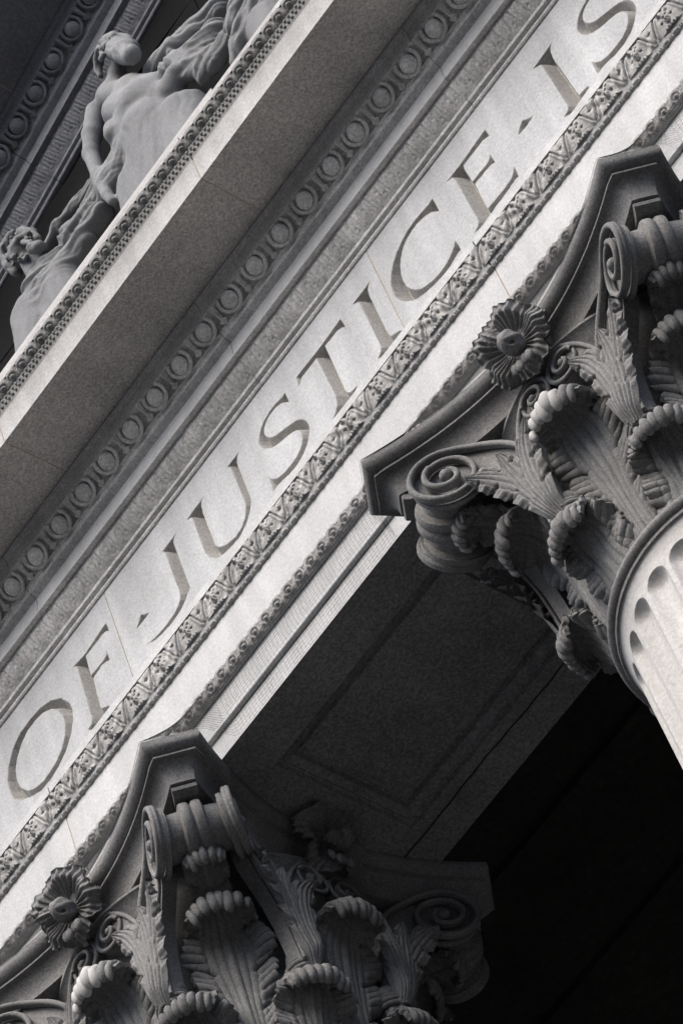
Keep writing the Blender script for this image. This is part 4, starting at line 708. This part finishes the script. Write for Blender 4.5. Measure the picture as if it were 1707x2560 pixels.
# ------------------------------------------------------------------ statues
STAT = [[[[-1.241, -0.41, 3.725, 0.066], [-1.174, -0.45, 3.528, 0.065], [-1.129, -0.47, 3.396, 0.055]], [[-1.2, -0.4, 3.703, 0.055], [-1.132, -0.43, 3.526, 0.044]], [[-1.395, -0.34, 3.613, 0.056], [-1.344, -0.35, 3.674, 0.046], [-1.279, -0.37, 3.711, 0.041]], [[-1.4, -0.33, 4.06, 0.035], [-1.451, -0.31, 4.066, 0.028], [-1.492, -0.29, 4.027, 0.021], [-1.504, -0.28, 3.976, 0.014]], [[-1.326, -0.36, 4.012, 0.035], [-1.244, -0.38, 3.91, 0.03], [-1.191, -0.38, 3.787, 0.03], [-1.14, -0.4, 3.669, 0.022]], [[-1.465, -0.34, 3.592, 0.077], [-1.288, -0.36, 3.335, 0.088], [-1.12, -0.36, 3.111, 0.082]], [[-1.398, -0.38, 3.257, 0.112], [-1.224, -0.4, 3.006, 0.141], [-1.125, -0.38, 2.918, 0.118]], [[-1.388, -0.38, 2.968, 0.129], [-1.267, -0.38, 2.827, 0.129], [-1.14, -0.36, 2.784, 0.1]], [[-1.436, -0.46, 3.033, 0.061], [-1.44, -0.48, 2.975, 0.052]], [[-1.571, -0.36, 3.566, 0.062], [-1.63, -0.4, 3.352, 0.054], [-1.669, -0.42, 3.171, 0.047]], [[-1.669, -0.42, 3.171, 0.047], [-1.647, -0.46, 2.847, 0.041], [-1.629, -0.48, 2.583, 0.032]], [[-1.629, -0.48, 2.583, 0.032], [-1.617, -0.48, 2.492, 0.024]], [[-1.453, -0.36, 2.828, 0.13], [-1.572, -0.38, 2.755, 0.112], [-1.719, -0.36, 2.764, 0.1]], [[-1.119, -0.36, 3.323, 0.035], [-1.03, -0.36, 3.295, 0.044], [-0.905, -0.36, 3.234, 0.056], [-0.753, -0.34, 3.16, 0.071], [-0.589, -0.32, 3.124, 0.083]], [[-1.002, -0.37, 3.129, 0.053], [-0.922, -0.38, 3.043, 0.05], [-0.78, -0.38, 2.935, 0.071], [-0.642, -0.36, 2.898, 0.088]], [[-0.915, -0.38, 2.863, 0.035], [-0.8, -0.39, 2.747, 0.044], [-0.692, -0.38, 2.753, 0.053]], [[-0.939, -0.4, 3.053, 0.053], [-0.835, -0.4, 2.873, 0.047], [-0.744, -0.39, 2.77, 0.053]], [[-0.953, -0.42, 2.904, 0.059], [-1.032, -0.4, 2.862, 0.088]], [[-0.833, -0.38, 2.694, 0.032], [-0.716, -0.38, 2.688, 0.047], [-0.591, -0.36, 2.748, 0.059]], [[-1.148, -0.44, 2.72, 0.07], [-1.249, -0.44, 2.638, 0.076]], [[-1.337, -0.449, 3.732, 0.02], [-1.362, -0.38, 3.881, 0.012]], [[-1.319, -0.429, 3.849, 0.019], [-1.354, -0.38, 3.962, 0.012]], [[-1.316, -0.45, 3.743, 0.016], [-1.372, -0.38, 3.941, 0.012]], [[-1.332, -0.372, 3.994, 0.021], [-1.344, -0.38, 4.006, 0.012]], [[-1.298, -0.425, 3.85, 0.018], [-1.323, -0.38, 3.933, 0.012]], [[-1.284, -0.435, 3.823, 0.017], [-1.338, -0.38, 3.967, 0.012]], [[-1.297, -0.42, 3.822, 0.016], [-1.335, -0.38, 3.938, 0.012]], [[-1.307, -0.387, 3.902, 0.018], [-1.302, -0.38, 3.89, 0.012]], [[-1.272, -0.42, 3.844, 0.019], [-1.289, -0.38, 3.921, 0.012]], [[-1.276, -0.413, 3.837, 0.017], [-1.3, -0.38, 3.896, 0.012]], [[-1.251, -0.416, 3.873, 0.018], [-1.267, -0.38, 3.901, 0.012]], [[-1.276, -0.378, 3.93, 0.021], [-1.284, -0.38, 3.945, 0.012]], [[-1.26, -0.385, 3.925, 0.02], [-1.253, -0.38, 3.892, 0.012]], [[-1.26, -0.391, 3.874, 0.019], [-1.285, -0.38, 3.923, 0.012]], [[-1.21, -0.439, 3.798, 0.021], [-1.261, -0.38, 3.98, 0.012]], [[-1.246, -0.38, 3.913, 0.017], [-1.271, -0.38, 3.928, 0.012]], [[-1.239, -0.382, 3.896, 0.02], [-1.235, -0.38, 3.853, 0.012]], [[-1.237, -0.386, 3.862, 0.016], [-1.23, -0.38, 3.855, 0.012]], [[-1.196, -0.441, 3.728, 0.02], [-1.211, -0.38, 3.854, 0.012]], [[-1.212, -0.405, 3.808, 0.021], [-1.233, -0.38, 3.897, 0.012]], [[-1.21, -0.401, 3.806, 0.021], [-1.226, -0.38, 3.865, 0.012]], [[-1.192, -0.422, 3.744, 0.018], [-1.237, -0.38, 3.865, 0.012]], [[-1.194, -0.417, 3.736, 0.02], [-1.236, -0.38, 3.83, 0.012]], [[-1.203, -0.396, 3.771, 0.019], [-1.217, -0.38, 3.799, 0.012]], [[-1.171, -0.438, 3.666, 0.016], [-1.207, -0.38, 3.752, 0.012]], [[-1.183, -0.415, 3.703, 0.02], [-1.215, -0.38, 3.812, 0.012]]], [[[-2.366, -0.37, 3.243, 0.087], [-2.422, -0.34, 3.307, 0.081]], [[-2.392, -0.44, 3.236, 0.017], [-2.319, -0.455, 3.208, 0.018], [-2.252, -0.44, 3.178, 0.016]], [[-2.299, -0.455, 3.133, 0.017], [-2.221, -0.49, 2.979, 0.015], [-2.218, -0.48, 2.965, 0.013]], [[-2.232, -0.48, 2.938, 0.034], [-2.192, -0.47, 2.908, 0.032], [-2.189, -0.44, 2.918, 0.026]], [[-2.413, -0.38, 3.447, 0.034], [-2.49, -0.36, 3.472, 0.034], [-2.547, -0.34, 3.453, 0.032], [-2.535, -0.34, 3.333, 0.032], [-2.516, -0.32, 3.258, 0.032]], [[-2.341, -0.38, 3.397, 0.026], [-2.265, -0.39, 3.244, 0.025], [-2.235, -0.4, 3.124, 0.021]], [[-2.381, -0.34, 3.143, 0.066], [-2.356, -0.34, 2.982, 0.074]], [[-2.392, -0.36, 2.848, 0.079], [-2.249, -0.36, 2.823, 0.079], [-2.132, -0.36, 2.788, 0.068]], [[-2.441, -0.36, 2.729, 0.079], [-2.281, -0.38, 2.637, 0.1], [-2.108, -0.38, 2.612, 0.089], [-1.94, -0.38, 2.641, 0.079]], [[-2.506, -0.34, 2.616, 0.079], [-2.392, -0.36, 2.547, 0.1], [-2.219, -0.36, 2.523, 0.089]], [[-2.55, -0.34, 2.445, 0.084], [-2.395, -0.36, 2.374, 0.089]], [[-2.213, -0.34, 3.056, 0.039], [-2.103, -0.34, 3.095, 0.045], [-1.939, -0.34, 3.072, 0.047], [-1.785, -0.33, 3.061, 0.047], [-1.677, -0.33, 3.064, 0.047]], [[-2.038, -0.38, 2.857, 0.063], [-1.981, -0.39, 2.794, 0.068], [-1.821, -0.4, 2.754, 0.068], [-1.694, -0.38, 2.869, 0.068]], [[-2.021, -0.4, 2.629, 0.058], [-1.912, -0.4, 2.64, 0.063], [-1.766, -0.4, 2.667, 0.063]], [[-2.386, -0.422, 3.079, 0.011], [-2.395, -0.4, 3.135, 0.007]], [[-2.359, -0.46, 3.041, 0.011], [-2.396, -0.4, 3.15, 0.007]], [[-2.371, -0.438, 3.273, 0.013], [-2.403, -0.4, 3.344, 0.007]], [[-2.351, -0.445, 3.239, 0.011], [-2.388, -0.4, 3.363, 0.007]], [[-2.266, -0.443, 3.131, 0.013], [-2.298, -0.4, 3.196, 0.007]], [[-2.5, -0.384, 3.328, 0.013], [-2.47, -0.4, 3.29, 0.007]], [[-2.307, -0.458, 2.991, 0.01], [-2.347, -0.4, 3.113, 0.007]], [[-2.439, -0.421, 3.319, 0.011], [-2.458, -0.4, 3.345, 0.007]], [[-2.413, -0.369, 3.5, 0.014], [-2.379, -0.4, 3.439, 0.007]], [[-2.296, -0.367, 3.292, 0.011], [-2.26, -0.4, 3.223, 0.007]], [[-2.292, -0.417, 3.222, 0.008], [-2.3, -0.4, 3.223, 0.007]], [[-2.429, -0.418, 3.244, 0.012], [-2.425, -0.4, 3.279, 0.007]], [[-2.372, -0.443, 3.251, 0.01], [-2.4, -0.4, 3.305, 0.007]], [[-2.508, -0.389, 3.456, 0.008], [-2.49, -0.4, 3.445, 0.007]], [[-2.351, -0.437, 3.034, 0.009], [-2.399, -0.4, 3.12, 0.007]], [[-2.49, -0.368, 3.253, 0.01], [-2.465, -0.4, 3.186, 0.007]], [[-2.383, -0.434, 3.34, 0.011], [-2.396, -0.4, 3.389, 0.007]], [[-2.493, -0.391, 3.351, 0.01], [-2.471, -0.4, 3.308, 0.007]], [[-2.403, -0.425, 3.28, 0.011], [-2.44, -0.4, 3.353, 0.007]], [[-2.371, -0.438, 3.263, 0.011], [-2.394, -0.4, 3.339, 0.007]], [[-2.371, -0.399, 3.396, 0.008], [-2.37, -0.4, 3.368, 0.007]], [[-2.381, -0.436, 3.068, 0.01], [-2.411, -0.4, 3.157, 0.007]], [[-2.452, -0.418, 3.22, 0.01], [-2.452, -0.4, 3.262, 0.007]], [[-2.466, -0.389, 3.457, 0.009], [-2.444, -0.4, 3.428, 0.007]], [[-2.341, -0.442, 3.015, 0.008], [-2.378, -0.4, 3.118, 0.007]], [[-2.272, -0.451, 3.146, 0.009], [-2.319, -0.4, 3.257, 0.007]], [[-2.287, -0.414, 3.175, 0.009], [-2.293, -0.4, 3.213, 0.007]], [[-2.309, -0.393, 3.309, 0.009], [-2.295, -0.4, 3.274, 0.007]], [[-2.321, -0.408, 3.261, 0.01], [-2.315, -0.4, 3.271, 0.007]], [[-2.428, -0.425, 3.18, 0.01], [-2.43, -0.4, 3.224, 0.007]], [[-2.274, -0.384, 3.228, 0.013], [-2.245, -0.4, 3.184, 0.007]], [[-2.361, -0.376, 3.419, 0.011], [-2.347, -0.4, 3.385, 0.007]], [[-2.363, -0.435, 3.087, 0.01], [-2.375, -0.4, 3.163, 0.007]], [[-2.336, -0.44, 3.028, 0.011], [-2.375, -0.4, 3.1, 0.007]], [[-2.407, -0.415, 3.351, 0.013], [-2.423, -0.4, 3.374, 0.007]], [[-2.411, -0.432, 3.17, 0.013], [-2.45, -0.4, 3.244, 0.007]]], [[[-0.57, -0.42, 2.397, 0.029], [-0.505, -0.42, 2.478, 0.053], [-0.419, -0.4, 2.559, 0.076], [-0.319, -0.38, 2.617, 0.094]], [[-0.499, -0.36, 2.74, 0.077], [-0.405, -0.34, 2.81, 0.1], [-0.283, -0.32, 2.83, 0.112]], [[-0.39, -0.3, 3.088, 0.065], [-0.378, -0.32, 3.173, 0.053]]]]
def surface_net(fn, lo, hi, h):
    ax = [np.arange(lo[k], hi[k] + h, h) for k in range(3)]; n = [len(a) for a in ax]
    G = np.meshgrid(*ax, indexing='ij'); D = fn(*G); ins = D < 0
    cnt = np.zeros((n[0] - 1, n[1] - 1, n[2] - 1)); acc = np.zeros(cnt.shape + (3,))
    sl = lambda o, k: slice(o, n[k] - 1 + o)
    corners = [(i, j, k) for i in (0, 1) for j in (0, 1) for k in (0, 1)]
    for c in corners:
        for k in range(3):
            if c[k]: continue
            c2 = list(c); c2[k] = 1
            A = D[sl(c[0], 0), sl(c[1], 1), sl(c[2], 2)]; B = D[sl(c2[0], 0), sl(c2[1], 1), sl(c2[2], 2)]; m = (A < 0) != (B < 0)
            t = np.where(m, A / (A - B + 1e-12), 0)
            for q in range(3): acc[..., q] += np.where(m, c[q] + (t if q == k else 0), 0)
            cnt += m
    act = cnt > 0; idx = np.full(act.shape, -1); idx[act] = np.arange(act.sum()); I = np.argwhere(act)
    V = (I + acc[act] / cnt[act][:, None]) * h + np.array(lo); F = []
    for k in range(3):
        s0 = [slice(1, -1)] * 3; s0[k] = slice(0, -1); s1 = [slice(1, -1)] * 3; s1[k] = slice(1, None)
        m = ins[tuple(s0)] != ins[tuple(s1)]; E = np.argwhere(m); off = np.array([1, 1, 1]); off[k] = 0; E = E + off; fl = ins[tuple(E.T)]
        a, b_ = [(1, 2), (2, 0), (0, 1)][k]; ea = np.eye(3, dtype=int)[a]; eb = np.eye(3, dtype=int)[b_]
        g_ = lambda P: idx[tuple(P.T)]
        q = np.stack([g_(E), g_(E - ea), g_(E - ea - eb), g_(E - eb)], -1); q[~fl] = q[~fl][:, ::-1]; F.append(q)
    F = np.concatenate(F); F = F[(F >= 0).all(1)]
    return V, F
def figure_field(chains, folds, kk, cuts=()):
    def fn(X, Y, Z):
        D = np.full(X.shape, 0.25)
        for ci, c in enumerate(chains):
            for a, b_ in zip(c[:-1], c[1:]):
                A, B = np.array(a[:3]), np.array(b_[:3]); d = B - A; L2 = d @ d + 1e-9
                m = np.maximum(a[3], b_[3]) + .16
                box = (X > min(A[0], B[0]) - m) & (X < max(A[0], B[0]) + m) & (Z > min(A[2], B[2]) - m) & (Z < max(A[2], B[2]) + m)
                x, y, z = X[box], Y[box], Z[box]
                t = np.clip(((x - A[0]) * d[0] + (y - A[1]) * d[1] + (z - A[2]) * d[2]) / L2, 0, 1)
                q = np.sqrt((x - A[0] - t * d[0]) ** 2 + (y - A[1] - t * d[1]) ** 2 + (z - A[2] - t * d[2]) ** 2) - (a[3] + t * (b_[3] - a[3]))
                if ci in folds:
                    amp, fr = folds[ci]; L = math.sqrt(L2); px, pz = -d[2] / L, d[0] / L
                    w = (x * px + z * pz); u = (x * d[0] + z * d[2]) / L
                    ww_ = w + .03 * np.sin(u * 9 + ci) + .012 * np.sin(u * 23); q = q - amp * (np.abs(np.sin(fr * ww_)) ** .8 - .5) - amp * .45 * (np.abs(np.sin(fr * 2.3 * ww_ + 1 + y * 20)) - .5)
                d0 = D[box]; k = kk * 1.9 if min(a[3], b_[3]) > .075 else (kk if max(a[3], b_[3]) > .035 else kk * .4)
                h = np.clip(.5 + .5 * (d0 - q) / k, 0, 1); D[box] = d0 + (q - d0) * h - k * h * (1 - h)
        for c in cuts:
            q = np.sqrt((X - c[0]) ** 2 + (Y - c[1]) ** 2 + (Z - c[2]) ** 2) - c[3]; h = np.clip(.5 - .5 * (-q - D) / -.012, 0, 1) if False else 0; D = np.maximum(D, -q)
        return D
    return fn
def statue(name, chains, folds, vox, kk=.028, cuts=()):
    P = np.array([p for c in chains for p in c]); lo = (P[:, :3] - P[:, 3:4]).min(0) - .07; hi = (P[:, :3] + P[:, 3:4]).max(0) + .07; lo[2] = max(lo[2], 1.9)
    V, F = surface_net(figure_field(chains, folds, kk, cuts), lo, hi, vox)
    return mesh(name, V, F, M_statue, sharp=180)
FOLD = [{7: (.004, 28), 6: (.003, 30), 0: (.006, 70), 3: (.010, 60), 4: (.010, 60), 12: (.012, 42), 13: (.018, 40), 14: (.018, 40), 15: (.014, 46), 16: (.016, 42), 18: (.014, 46), 19: (.007, 36)}, {**{i: (.018, 40) for i in list(range(7, 14)) }, 3: (.006, 70), 4: (.010, 60), 5: (.008, 60)}, {i: (.018, 42) for i in range(0, 5)}]
CUTS = [[], [[-2.329, -0.462, 3.161, 0.019], [-2.25, -0.466, 3.09, 0.02], [-2.205, -0.485, 2.94, 0.009]], []]
specs = [
 ('bare-shouldered carved figure with its head thrown back and one arm hanging', [[(-1.25, -.36, 2.75, .2), (-1.3, -.33, 2.2, .22)], [(-1.45, -.36, 2.5, .16), (-1.5, -.33, 2.0, .2)], [(-1.05, -.34, 2.6, .17), (-1.05, -.32, 2.1, .2)]], (-1.25, -.35, 1.985)),
 ('curly-haired carved figure with its face tipped up above heavy drapery', [[(-2.45, -.34, 2.6, .17), (-2.5, -.32, 1.9, .22)], [(-2.2, -.34, 2.5, .15), (-2.2, -.32, 1.9, .2)]], (-2.4, -.35, 1.8)),
 ('draped carved figure cut by the top edge, right of the bare-shouldered one', [[(-.3, -.36, 2.4, .15), (-.3, -.33, 1.9, .2)], [(0.0, -.36, 2.5, .15), (0.0, -.33, 1.9, .2)]], (-.2, -.35, 1.8)),
]
for si, ((lab, body, base), cl) in enumerate(zip(specs, STAT)):
    FOLD[si].update({len(cl) + i: (.006, 26) for i in range(len(body))})
    me = statue('figure', cl + body, FOLD[si], 0.0085, cuts=CUTS[si])
    t = thing('statue', lab, 'statue', base, 'stone figures in the pediment')
    obj('figure', me, t, (-base[0], -base[1], -base[2]))
b = MB(); b.box(-3.4, -.635, -.66, -.02, 1.845, 1.975)
pl = obj('statue_plinth', b.mesh('statue_plinth', M_pale, smooth=False)); tag(pl, 'low pale stone slab on the cornice under the carved figures', 'plinth')
# ------------------------------------------------------------------ bird net from the leaf course down over the lower beam, and its edge rope
def net_low(x):
    best = None
    for xc in (0.0, -3.6):
        a = abs(x - xc)
        if a < 0.905: return (0.686 - (0.862 + 0.241 * (a / 0.905) ** 1.9) - 0.012, -1.104)
        if a < 1.104: return (-0.417 + (a - 0.905) - 0.012, -1.104)
        if a < 1.16: q = sstep(1.104, 1.16, a); return (-0.23 * (1 - q) - 0.012 * q, -1.104)
    return (-0.012, -1.104)
def net_pt(x, s):
    y1, z1 = net_low(x); y0, z0 = -0.066, -0.684; sag = 0.05 * s * (1 - s) if y1 < -.1 else 0
    y = y0 + (y1 - y0) * s + sag; z = z0 + (z1 - z0) * s
    return (x, min(y, -0.050 if z > -.96 and y1 > -.1 else y), z)
b = MB(); xs = []; x = -5.0
while x < 1.5:
    xs.append(x); x += 0.024 if min(abs(x), abs(x + 3.6)) > 1.12 else 0.0055
for x in xs:
    V, F = tube([net_pt(x + .004 * math.sin(x * 3), s) for s in np.linspace(0, 1, 7)], 0.00062, 3, caps=False); b.add(V, F)
for s in np.linspace(0.02, 1, 20):
    V, F = tube([net_pt(x, s) for x in np.arange(-5.0, 1.5, 0.03)], 0.00062, 3, caps=False); b.add(V, F)
nt_ = obj('bird_net', b.mesh('bird_net', M_net, smooth=False), kind='stuff'); nt_['label'] = 'fine dark bird netting stretched from the leaf moulding over the lower beam'; nt_['category'] = 'netting'
b = MB(); V, F = tube([(x, 1.187 + .004 * math.sin(x * 7), -1.106 + .003 * math.sin(x * 31)) for x in np.linspace(-2.75, -.85, 160)], 0.0035, 6); b.add(V, F)
rp = obj('net_rope', b.mesh('net_rope', M_net)); tag(rp, 'thin dark rope edging the net along the beam underside', 'rope')
